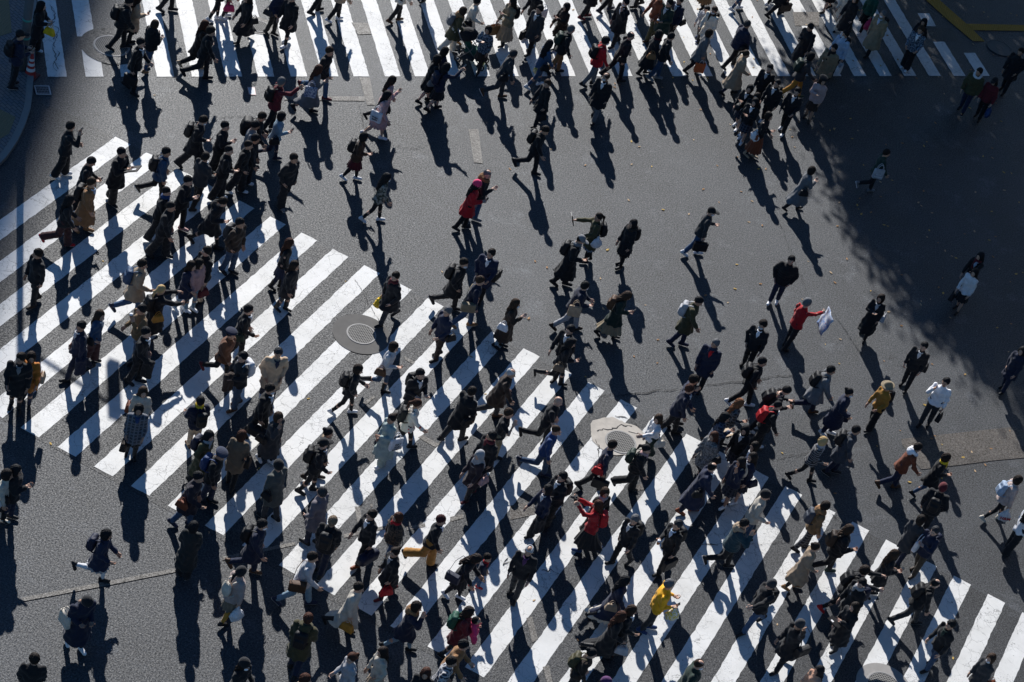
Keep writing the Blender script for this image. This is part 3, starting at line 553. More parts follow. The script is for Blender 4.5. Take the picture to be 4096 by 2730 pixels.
E2|640,1140|f d220 s.6 T:jk:bk V:wh B:sk:pd L:sk S:wh sb:bk aR:b|schoolgirl in blazer leading a schoolgirl group
E2|720,1285|f d200 s.3 T:jk:bk V:wh B:sk:pd L:sk S:wh Hbob:bk|schoolgirl in glasses near the cracked asphalt
E2|705,1380|f d190 s.3 T:jk:nv V:wh B:sk:pd L:sk S:wh sb:nv|long haired schoolgirl with a round navy bag
E3|600,80|f d200 s.4 T:jk:nv B:sk:pd L:sk S:wh bpd:cr aR:c|schoolgirl with a cream drawstring bag
E3|355,122|m d350 s.5 T:lc:nv V:wh B:tr:nv S:rb Hth:bk sb:bk l10|balding in a long navy coat and rust shoes
D2|1030,1268|m d342 s.8 T:sh:nv B:tr:bk S:bk bcl:bk aR:b sb:rd|in a navy sweater with red bag and briefcase
D2|1330,1310|f d340 s.5 k60 T:pf:bk B:wd:bk S:bk Hpn:bk bp:dgn sc:pk|in a black puffer with green backpack and pink scarf
E2|1350,1240|f d342 s.9 T:jk:st B:sl:bk S:bk Hbob:bd sc:lg aR:h|blonde in striped sleeves and black leggings
E2|1645,1138|m d340 s.3 T:ct:nvg B:tr:nv S:bk bp:bk l8|in a slate jacket and backpack beside the blonde
E2|1420,602|m d350 s.6 k75 T:ct:gy B:tr:nv S:br bp:bk l10|in a grey coat kicking back a brown shoe
E2|1580,803|f d338 s.3 T:pl:nv B:tr:nv S:wh mk Hbn:bk bcl:nv aL:b|masked in a long navy down coat
F2|580,748|f d195 s.4 T:jk:mu B:wd:bk S:bk X:hat:kh bp:bk Hpn:rb aR:h|in a mustard jacket and khaki hat
F2|865,1293|m d352 s.6 k55 T:jk:rb B:tr:nv S:br Xfur:wh l16|in a rust corduroy jacket with white collar
F3|1120,43|f d345 s.9 T:ct:bk B:sl:dn S:bk Hbob:db sc:ye aR:p|in a black coat with yellow scarf
F3|1080,308|m d70 s.2 T:pf:bk B:tr:bk S:bk X:bn:mr bp:bk|in a maroon beanie seen from behind
F3|885,590|f d35 s.3 T:ct:dg B:tr:nv S:bk Hbob:bk tote:wh|in a dark grey coat with white tote seen from behind
F3|1005,700|m d205 s.4 T:jk:nv B:tr:dbk S:db Hsh:dg bp:nv aR:x|in a navy jacket and brown trousers with backpack
F3|1765,243|f d352 s.9 T:pf:pkb B:sl:bk S:cr Hbob:db bp:lb plhm:wh aR:b|in a pink beige puffer with sky blue backpack
F3|f1640,915|f d10 s.3 T:jk:wh B:wd:bk S:bk|in a white sweater and black trousers at the edge
F3|652,905|f d350 s.3 T:ct:bk B:sl:bk S:bk Hlg:rbd aR:p ph|with long wavy chestnut hair in black
F3|390,1055|m d350 s1 T:jk:bk B:sl:bk S:rd Hcl:db bp:bk aR:o aL:o l18|curly haired with red shoes reaching both arms forward
F3|350,1168|m d195 s.4 T:ct:bk B:tr:bk S:or Hsh:bk sc:lg bp:nv pb:wh aR:b|in a long pale scarf with orange shoes
F4|375,253|f d200 s.3 T:lc:bk B:tr:dg S:bk Hlg:bk aR:x ph fo:bk|long haired in black wearing grey trousers and heels
F3|1025,1168|m d348 s.9 T:jk:bk B:tr:dg S:bk Hth:bk bp:bk l16 aR:d|balding with black backpack leaning forward
F4|1505,463|m d195 s.5 T:jk:bk V:dgn B:tr:dn S:bk aL:h|in a black jacket with rolled sleeves and jeans
F4|1985,858|f d195 s.2 T:ct:dg B:tr:bk S:bk Hbob:br mk sb:rb|masked with brown leather bag at the bottom edge
E3|645,632|m d350 s.7 k70 T:pf:tl B:tr:bk S:bk Hsh:bk Xfur:be aR:c|in a dark teal parka with pale fur hood
E3|832,378|m d340 s.4 T:jk:cr B:tr:dn S:bk X:bn:bk|in a cream fleece jacket and black beanie
E3|1370,473|m d350 s.4 T:jk:tnb B:tr:pdg S:bk Hcl:db bp:nvg Xfur:tn|in a khaki jacket and plaid trousers
E3|1585,685|m d350 s.5 k60 T:pf:bk B:tr:bk S:dgn Hlg:br bp:db aR:p|long haired and bearded in a black puffer
E3|1280,843|f d348 s.5 T:lc:be B:sk:be L:bk S:tn Hbn:db aR:h|in a belted beige wrap coat
E3|870,1178|m d198 s.95 T:jk:bk B:tr:dn S:bk X:bn:dg bp:bk aR:o aL:d l-4|in a grey beanie and jeans striding with backpack
E4|1475,460|m d200 s.8 T:ct:bk B:tr:bk S:bk X:bn:dg aR:r msg:bk|in a knit beanie raising a hand
E4|315,928|m d345 s.3 T:pf:dgn B:tr:bk S:bk Hth:br mk|balding in a dark green puffer at the bottom edge
E4|1710,998|f d195 s.2 T:jk:pe B:tr:bk S:bk Hlg:bk|in a peach top at the bottom edge
D3|1535,1172|m d348 s.3 T:sh:yo B:tr:dg S:bl Hsh:gy fat aR:p aL:p ph pl:yw|in a bright yellow hoodie and blue sneakers
D3|1145,1145|f d345 s.7 k50 T:lc:nv B:ls:cr Sb:bk Hlg:bk mk sb:be|masked in a navy coat over a cream skirt
D4|1460,363|f d345 s.6 k85 T:lc:bk B:sk:bk L:bk Sb:bk Hlg:rb hb:lg aR:h|with long auburn hair in black carrying a pale bag
D4|1580,290|f d345 s.4 T:lc:bk B:sk:bk L:bk Sb:bk Hlg:br V:wh aR:h|in black with white collar beside auburn hair
D4|1110,798|f d342 s.4 T:jk:db B:tr:bk S:bk Hbn:bk bp:ol l12 aR:d|in a brown leather jacket with olive backpack
D4|1275,1140|f d340 s.3 T:jk:bk B:tr:bk S:bk X:bn:pu|in a purple hat at the bottom edge
D3|565,210|m d195 s.3 T:jk:bk V:wh B:tr:bk S:bk bp:bk aR:p ph|student in black holding up a phone beside the red jacket
D3|430,326|f d198 s.8 T:jk:nv V:wh B:wd:bk S:bk Hbob:bk ct:bk aR:b|in navy with wide black trousers and folded coat
D3|955,356|f d300 s.3 T:jk:bk B:tr:bk S:bk Hbob:br sc:lg|brown haired in black behind the red jacket
D3|880,463|f d165 s.5 k40 T:jk:rd B:ls:bk S:bl Hlg:rb bp:rd aR:u aL:u cam|in a red jacket and black skirt aiming a camera
D3|1215,598|m d200 s-.7 T:jk:bk V:wh B:tr:bk S:bk Hsh:gy bp:bk|silver haired in black suit with round black backpack
D3|1600,643|m d200 s.5 T:jk:bk V:lb B:tr:bk S:bk Hsh:dg bp:bk cup aL:p bcl:bk aR:b|in black suit with pale blue shirt carrying a drink
D3|270,876|m d243 s.35 T:jk:bk V:pu B:tr:dg S:bk Hth:wh aL:d|white haired with earphones and purple scarf
C3|835,600|f d342 s.7 k70 T:jk:bk V:wh B:wd:muo S:bk Hsh:mr|in mustard trousers and black blazer
C3|430,576|f d200 s.7 T:pf:flk B:sl:dn Sb:bk Hbob:rb sc:rd|in a red scarf and dark floral jacket
C3|195,553|m d200 s.6 T:jk:bk V:wh B:tr:bk S:rb duf:nv aR:b|in a black suit and rust shoes with navy holdall
C3|405,890|f d195 s.7 T:ct:bk B:tr:bk S:mr Hbn:db hb:rd aR:b V:lg|in a black jacket with a red basket bag
C3|1245,943|c h1.1 d330 s.3 T:jk:nv B:tr:dn S:rd sc:rd|child in red sneakers beside the navy messenger bag
C3|1165,963|f d330 s.4 T:jk:bk B:sk:bk L:bk S:wh Hlg:db msg:nv l16 n25|wavy haired bending in black with navy messenger bag
C4|810,248|f d345 s.85 T:ct:nv B:sl:ld S:bk Hbob:bk Xfur:tn aR:c|in a navy parka with fur hood and pale jeans
C4|1430,308|f d345 s.5 T:ct:mr B:sl:dg S:bk Hlg:db bp:gn aR:x aL:x|in a dark red coat carrying a baby
C4|1365,698|m d340 s.5 T:jk:tn B:tr:bk S:bk Hsh:bk l12|in a tan hooded jacket at the bottom
C4|1220,895|m d340 s.3 T:jk:pdw B:tr:dn S:bk Hsh:bk l10|in a checked flannel shirt at the bottom
C4|905,1033|f d250 s.2 T:ct:bk B:tr:bk S:bk Hlg:rb|auburn haired in black at the bottom edge
B4|1580,370|m d65 s.5 T:ct:ol B:tr:nv S:bk Hsh:rb bp:bk Xfur:ol|in an olive anorak seen from behind with black backpack
B4|835,923|f d320 s.3 T:ct:bk B:tr:bk S:bk Hlg:db X:bn:bk mk|masked in a black knit hat at the bottom
B4|1555,1098|f d350 s.2 T:ct:be B:tr:bk S:bk Hbob:rb|reddish haired at the bottom edge
B4|2080,853|f d192 s.4 T:jk:lg B:tr:bk S:bk Hpn:rb|in a pale grey hoodie with sunglasses at the bottom
C4|385,783|f d190 s.4 T:jk:cr B:sk:be L:bk S:bk Hlg:db|long haired in a cream fur jacket at the bottom
B3|1665,1205|f d338 s.5 k70 T:lc:cr B:sk:bk L:bk Sb:bk Hsh:bk hb:mu aR:b|in a cream duffle coat with tan bag
B3|605,1060|f d20 s.4 T:pf:pkb B:sk:tb L:mu S:bk X:bn:bk Hpn:bk bpd:cr pl:wh aR:b|in a pale pink puffer and mustard tights
B3|800,638|m d340 s.5 k60 T:ct:nv B:tr:nv S:br mk bp:bk|masked in a navy coat and brown shoes
B3|1252,930|m d350 s.95 T:jk:lg B:tr:ld S:nv msg:br|in pale jeans with a brown messenger bag
B3|1425,600|m d62 s.3 T:jk:bk B:tr:nv S:bk Hsh:tb bp:bk|fair haired with big black backpack seen from behind
B3|1320,342|m d145 s.3 T:ct:gyp B:tr:nv S:bk Hsh:dg pl:wh aR:d|grey haired in a mauve grey jacket seen from behind
B3|930,100|m d140 s.3 T:ct:dgg B:tr:dg S:bk X:bn:bk sb:bk|in a black beanie and grey green coat seen from behind
B3|225,213|m d340 s.5 T:ct:nvp B:tr:dn S:nv Hsh:bk sb:rb l10|in glasses and dark plum jacket with brown bag
B3|175,648|f d72 s.1 T:lc:bkg B:wd:bk S:bk Hbob:bk|in a long black coat standing seen from behind
A3|970,728|f d340 s.6 k85 T:ct:nv B:sk:lg L:wh S:bk Hbob:bk bp:nv aR:h|running in a navy coat and white socks
A3|75,188|f d340 s.3 T:jk:cr B:tr:bk Sb:cr Hbob:bk aR:d sb:wh|in a cream knit sweater and cream boots
A3|155,150|f d340 s.2 T:po:bk B:tr:nv S:bk Hlg:bk aR:x hb:bk|in a fringed black poncho
A4|1060,222|m d300 s.4 T:lc:nv B:sl:bk S:wh X:bn:bk aR:p aL:p ph n35 tote:cr|in a long navy coat with cream tote
A4|405,843|m d85 s.3 T:jk:bk B:tr:bk S:bk|dark haired in black cut by the bottom edge
'''
# ------------------------------------------------------------------ people
def rotx(a): c,s=math.cos(a),math.sin(a); return np.array([[1,0,0],[0,c,-s],[0,s,c]])
def rotz(a): c,s=math.cos(a),math.sin(a); return np.array([[c,-s,0],[s,c,0],[0,0,1]])
def roty(a): c,s=math.cos(a),math.sin(a); return np.array([[c,0,s],[0,1,0],[-s,0,c]])
ARM=dict(d=(4,9,12,0),p=(2,7,88,24),k=(-14,17,42,18),c=(48,16,122,22),o=(74,6,12,4),u=(88,8,42,12),x=(20,9,98,46),h=(4,9,54,10),b=(2,11,6,0),r=(148,18,14,-6))
TK=dict(jk=(.02,-.14,.062,.048),sh=(.01,-.1,.055,.044),ts=(.004,-.09,.052,.05),ct=(.028,-.34,.07,.054),lc=(.03,-.56,.07,.054),pf=(.052,-.13,.082,.06),pl=(.05,-.52,.08,.058),po=(.03,-.2,.07,.055))
SW=dict(ct=[(.0,0),(.0,0)])
TOPNAME=dict(jk='jacket',sh='sweater',ts='t_shirt',ct='coat',lc='long_coat',pf='puffer_jacket',pl='down_coat',po='cape')
BOTNAME=dict(tr='trousers',wd='trousers',sl='trousers',sk='skirt',ls='long_skirt')
def mat4(R,p):
    m=Matrix.Identity(4)
    for i in range(3):
        for j in range(3): m[i][j]=float(R[i][j])
        m[i][3]=float(p[i])
    return m
def child(name,me,par,R,p,mats,sc=1.):
    o=link(name,me,par,mats); o.matrix_basis=mat4(np.asarray(R)*sc,p); return o
NP=0; REG=dict(A=0,B=700,C=1400,D=2000,E=2700,F=3296)
def parse(line):
    pos,xy,spec,K=line.split('|'); s={'sex':'m','d':0.,'s':.3,'n':3.,'y':0.,'bags':[],'arm':{}}
    for i,t in enumerate(spec.split()):
        if i==0: s['sex']=t; continue
        h=t.split(':')
        if h[0] in('T','B'): s[h[0]]=(h[1],h[2])
        elif h[0] in('aR','aL'): s['arm'][h[0][1]]=h[1]
        elif h[0] in('S','Sb','L','V','sc'): s[h[0]]=h[1]
        elif h[0]=='X': s['X']=(h[1],h[2])
        elif h[0]=='Xfur': s['fur']=h[1]
        elif h[0] in('mk','fat'): s[h[0]]=1
        elif h[0][0]=='H': s['H']=(h[0][1:],h[1])
        elif len(h)==1 and t[0] in 'dslknyhz' and (t[1:2].isdigit() or t[1:2] in '-.'): s[t[0]]=float(t[1:])
        else: s['bags'].append((h[0],h[1] if len(h)>1 else 'bk'))
    r,row=pos[0],int(pos[1]); foot=xy[0]=='f'; x,y=map(float,xy.lstrip('f').split(','))
    q=2353/800 if row==4 else 2.24
    if 150<=s['d']<=222: s['arm']={('L' if a=='R' else 'R'):v for a,v in s['arm'].items()}
    s['px']=(REG[r]+x/q,(2330 if row==4 else 600*row)+y/q); s['foot']=foot; s['K']=K; return s
def lab(txt):
    return ' '.join(txt.split()[:16])
def build_person(s):
    global NP; NP+=1
    R=np.random.default_rng(1000+NP); fem=s['sex']=='f'
    h=s.get('h',float({'m':1.71,'f':1.6,'c':1.25}[s['sex']]+R.normal(0,.025))); k=h/1.72; fat=1.22 if s.get('fat') else 1.
    st=min(1,abs(s['s'])*R.uniform(.82,1.06)); sg=1 if s['s']>=0 else -1          # +: left leg forward
    l=math.radians(s.get('l',3+4*st)); 
    L1,L2=.425*k,.41*k; hw=.085*k; legs={}
    for side in (-1,1):
        front=(side==-1)==(sg>0)
        if front: a=math.radians(23*st); kn=math.radians(5+6*st); 
        else: a=math.radians(-19*st); kn=math.radians(s['k']*.82 if 'k' in s else 6+19*st)
        sh=a-kn; hip=np.array([side*hw,0,0]); knee=hip+L1*np.array([0,math.sin(a),-math.cos(a)])
        ank=knee+L2*np.array([0,math.sin(sh),-math.cos(sh)])
        ph=(math.radians(10*st) if front else sh*.85)
        legs[side]=[hip,knee,ank,ph]
    def footlow(ank,ph):
        heel=ank+rotx(ph)@np.array([0,-.06*k,-.08*k]); toe=ank+rotx(ph)@np.array([0,.16*k,-.08*k]); return min(heel[2],toe[2])
    z0=-min(footlow(v[2],v[3]) for v in legs.values())
    for v in legs.values():
        for i in range(3): v[i]=v[i]+np.array([0,0,z0])
    P0=np.array([0,0,z0]); sd=np.array([0,math.sin(l),math.cos(l)])
    chest=P0+.44*k*sd; neck=P0+.50*k*sd; tw=math.radians(9*st*sg)
    swd=(.19 if not fem else .163)*k*fat; sh_={}
    for side in (-1,1): sh_[side]=P0+.452*k*sd+rotz(-tw*1)@np.array([side*swd,0,0])
    hl=l*.9; hd=neck+.045*k*np.array([0,math.sin(hl+.15),math.cos(hl)]); kh=(.5+.5*k)*1.06
    yw=s['y'] if s['y'] else float(np.clip(R.normal(0,13),-26,26)) ; HR=rotz(math.radians(yw))@rotx(-math.radians(s['n']+ (4 if st>.3 else 0)))
    arms={}
    for side,nm in ((-1,'L'),(1,'R')):
        md=s['arm'].get(nm)
        if md is None and R.random()<.25: md=str(R.choice(['k','k','h','d']))
        if md is None or md=='s':
            fwd=(side==1)==(sg>0); a,b,e,i=((20*st if fwd else -18*st)+3,8,(9+13*st if fwd else 8+6*st),3)
        else: a,b,e,i=ARM[md]
        a+=R.normal(0,3)+ (math.degrees(l)*.3); e+=R.normal(0,4)
        if s['T'][0] in('pf','pl'): b+=6
        a,b,e,i=map(math.radians,(a,b,e,i))
        u=np.array([side*math.sin(b),math.sin(a)*math.cos(b),-math.cos(a)*math.cos(b)])
        f=np.array([-side*math.sin(i),math.sin(a+e)*math.cos(i),-math.cos(a+e)*math.cos(i)])
        el=sh_[side]+.28*k*u; wr=el+.25*k*f; arms[side]=[sh_[side],el,wr,f,md]
    # ---- placement: crown (or feet) under its photo pixel
    cl=hd+HR@np.array([0,0,.235*kh])
    x,y=s['px']; g0=gp(x,y,0 if s['foot'] else cl[2]); an=math.radians(s['d'])
    g1=gp(x+40*math.cos(an),y-40*math.sin(an),g0[2]); dv=g1-g0; hz=math.atan2(dv[1],dv[0])-math.pi/2
    off=rotz(hz)@np.array([cl[0],cl[1],0]) if not s['foot'] else np.array([0,0,0.])
    bz=s.get('z',.004); g0=gp(x,y,bz if s['foot'] else cl[2]+bz); org=np.array([g0[0]-off[0],g0[1]-off[1],bz]); W=mat4(rotz(hz),org)
    # ---- body: one skin-coloured surface
    vx=.027
    rN=.052*k
    def body(X,Y,Z):
        d=loft(X,Y,Z,[P0[2]-.09*k,P0[2],P0[2]+.2*k,P0[2]+.36*k,P0[2]+.47*k],[0]*5,[0,0,.2*k*sd[1],.36*k*sd[1],.47*k*sd[1]],[.13*k,.15*k*fat,.125*k*fat,.145*k*fat,.1*k],[.09*k,.1*k*fat,.085*k*fat,.1*k*fat,.07*k])
        d=smin(d,cone(X,Y,Z,neck-.05*k*sd,hd,rN,.046*k),.04)
        for sd_ in (-1,1):
            a=arms[sd_]; d=smin(d,cone(X,Y,Z,a[0],a[1],.047*k,.038*k),.04); d=smin(d,cone(X,Y,Z,a[1],a[2],.038*k,.027*k),.02)
            g=legs[sd_]; d=smin(d,cone(X,Y,Z,g[0],g[1],.078*k,.05*k),.04); d=smin(d,smin(cone(X,Y,Z,g[1],g[1]+.4*(g[2]-g[1]),.05*k,.052*k),cone(X,Y,Z,g[1]+.4*(g[2]-g[1]),g[2],.052*k,.034*k),.03),.02)
        return d
    pts=np.array([v for a in arms.values() for v in a[:3]]+[v for g in legs.values() for v in g[:3]]+[hd])
    P,Q=surfnet(body,pts.min(0)-.1,pts.max(0)+.08,vx)
    MI=[np.zeros(len(Q),int)]; PS=[P]; QS=[Q]; n=len(P)
    PS.append((HP*kh)@HR.T+hd); QS.append(HQ+n); MI.append(HMI); n+=len(HP)
    hands={}
    for sd_ in (-1,1):
        A=arms[sd_]; md=A[4]; f=A[3]/np.linalg.norm(A[3]); V,Fq=HANDS['grip' if md in('p','b','u','h','o') else 'relax']
        V=V.copy(); Fq=Fq.copy()
        if sd_==-1: V[:,0]*=-1; Fq=Fq[:,::-1]
        zc=-f; yc=np.array([0,1.,0])-zc*zc[1]
        if np.linalg.norm(yc)<.35: yc=np.array([-sd_*.6,.2,1.])-zc*np.dot(zc,[-sd_*.6,.2,1.])
        yc/=np.linalg.norm(yc); xc=np.cross(yc,zc); HM=np.stack([xc,yc,zc],1)
        w0=A[2]; PS.append((V*kh)@HM.T+w0); QS.append(Fq+n); MI.append(np.zeros(len(Fq),int)); n+=len(V)
        hands[sd_]=w0+f*.095*kh
    sk=skinmat(int(R.integers(0,3)) if s['K'].find('bald and')<0 else 2)
    me=mesh('person',np.concatenate(PS),np.concatenate(QS),True,np.concatenate(MI))
    ob=link('person',me,None,[sk,EYE_M,LIP_M]); ob.matrix_world=W
    tag(ob,lab('person '+s['K']),'person','people walking over the crossing')
    # ---- top garment
    T,tc=s['T']; th,hem,ra,rb=TK[T]; hem=hem*k; ph_=R.uniform(0,6)
    legy=lambda z:[ (lambda g: g[0][1]+(g[1][1]-g[0][1])*np.clip((g[0][2]-z)/(g[0][2]-g[1][2]+1e-6),0,1) if z>g[1][2] else g[1][1]+(g[2][1]-g[1][1])*np.clip((g[1][2]-z)/(g[1][2]-g[2][2]+1e-6),0,1))(g) for g in legs.values()]
    def skirtprof(z,base):
        ys=legy(z); c=(max(ys)+min(ys))/2; e=(max(ys)-min(ys))/2; return c*.75,base+e*.85
    def topf(X,Y,Z):
        zs,cy,ww,ee=[],[],[],[]
        for t,w_,e_ in ((.475,.078,.064),(.45,.158,.082),(.36,.18,.122),(.22,.168,.116),(.1,.166,.116),(0.,.178,.13)):
            if fem: w_*=.9; e_*=.94
            zs.append(P0[2]+t*k*sd[2]); cy.append(t*k*sd[1]); ww.append((w_*k+th)*fat); ee.append((e_*k+th)*fat)
        z=hem
        for q in (.35,.7,1.):
            zz=P0[2]+z*q; b=(.132 if not fem else .124)*k+th+(.1*abs(z*q) if T in('ct','lc','po','pl') else .01)
            c,e=skirtprof(zz,b); zs.append(zz); cy.append(c*(.3 if q<.5 else .7 if q<.8 else 1)); ww.append((.182*k+th+(.11*abs(z*q) if T!='pf' else -.01))*(.92 if fem else 1)*fat); ee.append(b+(e-b)*(.5 if q<.5 else 1))
        if T=='po':
            for i in range(1,4): ww[i]+=.05; ee[i]+=.03
        d=loft(X,Y,Z,zs,[0]*len(zs),cy,ww,ee)
        d=smin(d,cone(X,Y,Z,neck-.07*k*sd,neck+.0*sd,.1*k,.072*k+th*.4),.05)
        for sd_ in (-1,1):
            A=arms[sd_]; e2=A[1]+(.93 if T!='ts' else .0)*(A[2]-A[1])
            if T=='ts': d=smin(d,cone(X,Y,Z,A[0],A[0]+.75*(A[1]-A[0]),(ra+.012)*k,ra*k),.05)
            else: d=smin(smin(d,cone(X,Y,Z,A[0],A[1],ra*k*fat,(ra+rb)/2*k),.05),cone(X,Y,Z,A[1],e2,(ra+rb)/2*k,rb*k),.018)
        fo=.009*np.sin(Z*34+X*17+ph_)*np.sin(Y*21+ph_*2)+.007*np.sin(X*40+ph_)*np.sin(Z*13-Y*11)+.005*nz3(X,Y,Z,31,ph_)
        if T in('pf','pl'): fo=fo*.5+.011*np.abs(np.sin(Z*38+ph_))-.006
        if T in('ct','lc') : fo=fo+.010*np.sin(np.arctan2(X,Y+1e-3)*7+ph_)*np.clip((P0[2]-Z)/.3,0,1)
        return d+fo
    ap=np.array([v for a in arms.values() for v in a[:3]]+[neck]); ex=.32*k+.12 if T in('ct','lc','pl') else .27*k+.06
    lo=np.minimum(ap.min(0)-.1,[-ex,-ex,P0[2]+hem]); hi=np.maximum(ap.max(0)+.09,[ex,ex,0]); 
    if T in('ct','lc','pl'):
        ys=legy(P0[2]+hem); lo[1]=min(lo[1],min(ys)-.24); hi[1]=max(hi[1],max(ys)+.24)
    P,Q=surfnet(topf,lo,hi,.0205); pm=ob
    link(TOPNAME[T],mesh('garment',P,Q),ob,[cloth(tc)])
    # ---- bottoms
    B,bc=s['B']
    if B in('tr','wd','sl'):
        w={'tr':(.097,.074,.064),'wd':(.104,.096,.106),'sl':(.088,.059,.048)}[B]
        def bot(X,Y,Z):
            d=cone(X,Y,Z,P0+np.array([-.055*k,0,.03]),P0+np.array([.055*k,0,.03]),.104*k*fat,.104*k*fat)
            for g in legs.values():
                e=g[1]+.93*(g[2]-g[1]); d=smin(d,cone(X,Y,Z,g[0],g[1],w[0]*k*fat,w[1]*k),.045); d=smin(d,cone(X,Y,Z,g[1],e,w[1]*k,w[2]*k),.02)
            return d+.006*np.sin(Z*45+X*20+ph_)*np.sin(Y*30+X*9)
    else:
        hz_={'sk':-.44,'ls':-.66}[B]*k
        def bot(X,Y,Z):
            zs=[P0[2]+.1*k];cy=[0];ww=[.13*k];ee=[.1*k]
            for q in (0,.25,.5,.75,1.):
                z=P0[2]+hz_*q; c,e=skirtprof(z,(.105+.1*q*(1 if B=='ls' else .5))*k); zs.append(z);cy.append(c*min(1,q*1.5));ww.append((.15+(.09 if B=='ls' else .05)*q)*k);ee.append(e)
            d=loft(X,Y,Z,zs,[0]*len(zs),cy,ww,ee)
            return d+.012*np.sin(np.arctan2(X,Y+.001)*12+ph_)*np.clip((P0[2]-Z)/.3,0,1)
    gpnt=np.array([v for g in legs.values() for v in g[:3]])
    lo=gpnt.min(0)-.13; hi=gpnt.max(0)+.13
    if B in('sk','ls'): lo[0]-=.08;hi[0]+=.08;lo[1]-=.1;hi[1]+=.1
    P,Q=surfnet(bot,lo,hi,.0215)
    if len(Q): link(BOTNAME[B],mesh('bottoms',P,Q),ob,[cloth(bc)])
    if B in('sk','ls') and s.get('L','bk')!='sk':
        def tig(X,Y,Z):
            d=None
            for g in legs.values():
                m=g[1]+.4*(g[2]-g[1]); q=smin(cone(X,Y,Z,g[0],g[1],.088*k,.06*k),smin(cone(X,Y,Z,g[1],m,.06*k,.062*k),cone(X,Y,Z,m,g[2],.062*k,.044*k),.02),.02); d=q if d is None else np.minimum(d,q)
            return d
        P,Q=surfnet(tig,gpnt.min(0)-.1,gpnt.max(0)+.06,.0235); link('tights',mesh('tights',P,Q),ob,[cloth(s.get('L','bk'))])
    # ---- shoes
    sc_=s.get('S','bk'); solem=cloth('wh' if ('S' in s and (sc_ not in('bk','br','db','tn','rb') or R.random()<.35) and not 'V' in s) else 'bk','shoe')
    for sd_ in (-1,1):
        g=legs[sd_]; Rf=rotz(-sd_*.12)@rotx(g[3]); bt='Sb' in s; 
        child('boot' if bt else 'shoe',BOOT if bt else SHOE,ob,Rf,g[2]+rotx(g[3])@np.array([0,0,-.082*k]),[cloth(s.get('Sb') or s.get('S','bk'),'shoe'),solem],k*(1.0 if fem else 1.06))
    # ---- head things
    H=s.get('H',('lg' if fem else 'sh','bk')); hc={'rb':'hrb','br':'hbr','db':'hdb','gy':'hgy','or':'hor','mr':'hmr','rbd':'hbr','wh':'hwh'}.get(H[1],H[1]); hc='hbk' if hc=='bk' and R.random()<.3 else hc
    hat=s.get('X')
    if H[0]!='bald' and not(hat and hat[0] in('hij',)):
        hm=H[0]
        if hat and hat[0] in('bn','cap','br','hat') and hm in('sh','cl'): hm='cr'
        child('hair',HAIR[hm],ob,HR,hd,[cloth(hc,'hair')],kh)
    if hat: child(HATS[hat[0]][1],HATS[hat[0]][0],ob,HR,hd,[cloth(hat[1])],kh*1.03)
    if s.get('mk'): child('face_mask',MASK,ob,HR,hd,[cloth('wh')],kh)
    NR=rotx(-l)
    if 'fur' in s: child('hood',FURH,ob,NR,neck+.015*sd,[cloth(s['fur'])],k*1.05)
    if 'sc' in s: child('scarf',SCARF,ob,NR,neck+.025*sd,[cloth(s['sc'])],k)
    if 'V' in s: child('shirt',COLLAR,ob,NR,neck+NR@np.array([0,.113*k+th*.8-.004-(.008 if fem else 0),-.02]),[cloth(s['V'])],k)
    # ---- things carried
    K=s['K']; Wn=np.array(W)
    def carry(name,me,Rl,p,mats,label,cat,kids=(),sc=1.):
        o=link(name,me,None,mats); o.matrix_world=W@mat4(np.asarray(Rl)*sc,p); tag(o,lab(label),cat,'bags and things people carry')
        for kn,km,kmat in kids: link(kn,km,o,[kmat])
        return o
    cn=lambda c: NAMES.get(c,'')
    hR,hL=hands[1],hands[-1]; act=next((q for q in (1,-1) if s['arm'].get('R' if q==1 else 'L') in('p','x','u','o','c')),1); hA=hands[act]; vis=1 if math.cos(math.radians(s['d']))>-.3 else -1; down=np.array([0,0,-1.])
    nb=0
    for t,c in s['bags']:
        bm=cloth(c,'bag'); back=P0+.27*k*sd
        if t in('bp','bpw','bpb','bpd'):
            kk={'bpb':'bigpack','bpd':'drawpack'}.get(t,'backpack'); dy={'bigpack':.15,'drawpack':.09}.get(kk,.095)
            nm={'bigpack':'quilted bag','drawpack':'drawstring bag'}.get(kk,'backpack')
            carry('backpack',BAGM[kk],NR,back+NR@np.array([0,-(.108*k+th)*fat-dy+.012,0]),[bm],'%s %s of person %s'%(cn(c),nm,K),'backpack',[('strap',x,bm) for x in STRAP_BP],.92*k)
        elif t=='ph':
            ct=s['arm'].get('R') in('p','x','u','o','c'); hp=hA+arms[act][3]*.03+np.array([-.02*act,.01,.03])
            if t=='ph': 
                o=carry('phone',PHONE,rotz(0)@rotx(math.radians(55)),hp,[plain('phone_body',(.02,.02,.022),.25),plain('phone_glass',(.03,.035,.045),.08)],'phone held by person '+K,'phone')
        elif t in('hb','sb','bcl','bc','pb','pl','tote','totepe','totemb','totedn','plhm','duf','msg','drum'):
            nb+=1; side=1 if s['arm'].get('R') in('b','h') or s['arm'].get('L') not in('b',) else -1
            if t in('pl','plhm') and s['arm'].get('L')=='b': side=-1
            hh=hands[side]; kk,nm={'hb':('handbag','handbag'),'sb':('handbag','shoulder bag'),'bcl':('briefcase','flat bag'),'bc':('briefcase','briefcase'),'pb':('paper_bag','paper bag'),'pl':('plastic_bag','plastic bag'),'plhm':('plastic_bag','lettered plastic bag'),'duf':('holdall','holdall'),'msg':('messenger_bag','messenger bag'),'drum':('holdall','lettered drum bag')}.get(t,('tote','tote bag'))
            hang={'handbag':.21,'briefcase':.2,'paper_bag':.29,'plastic_bag':.22,'holdall':.24,'tote':.36,'messenger_bag':.2}[kk]; sc=1.
            inhand=t in('hb','bc','bcl','pb','pl','plhm','duf') and s['arm'].get('R' if side==1 else 'L') in('b','h','d','p',None)
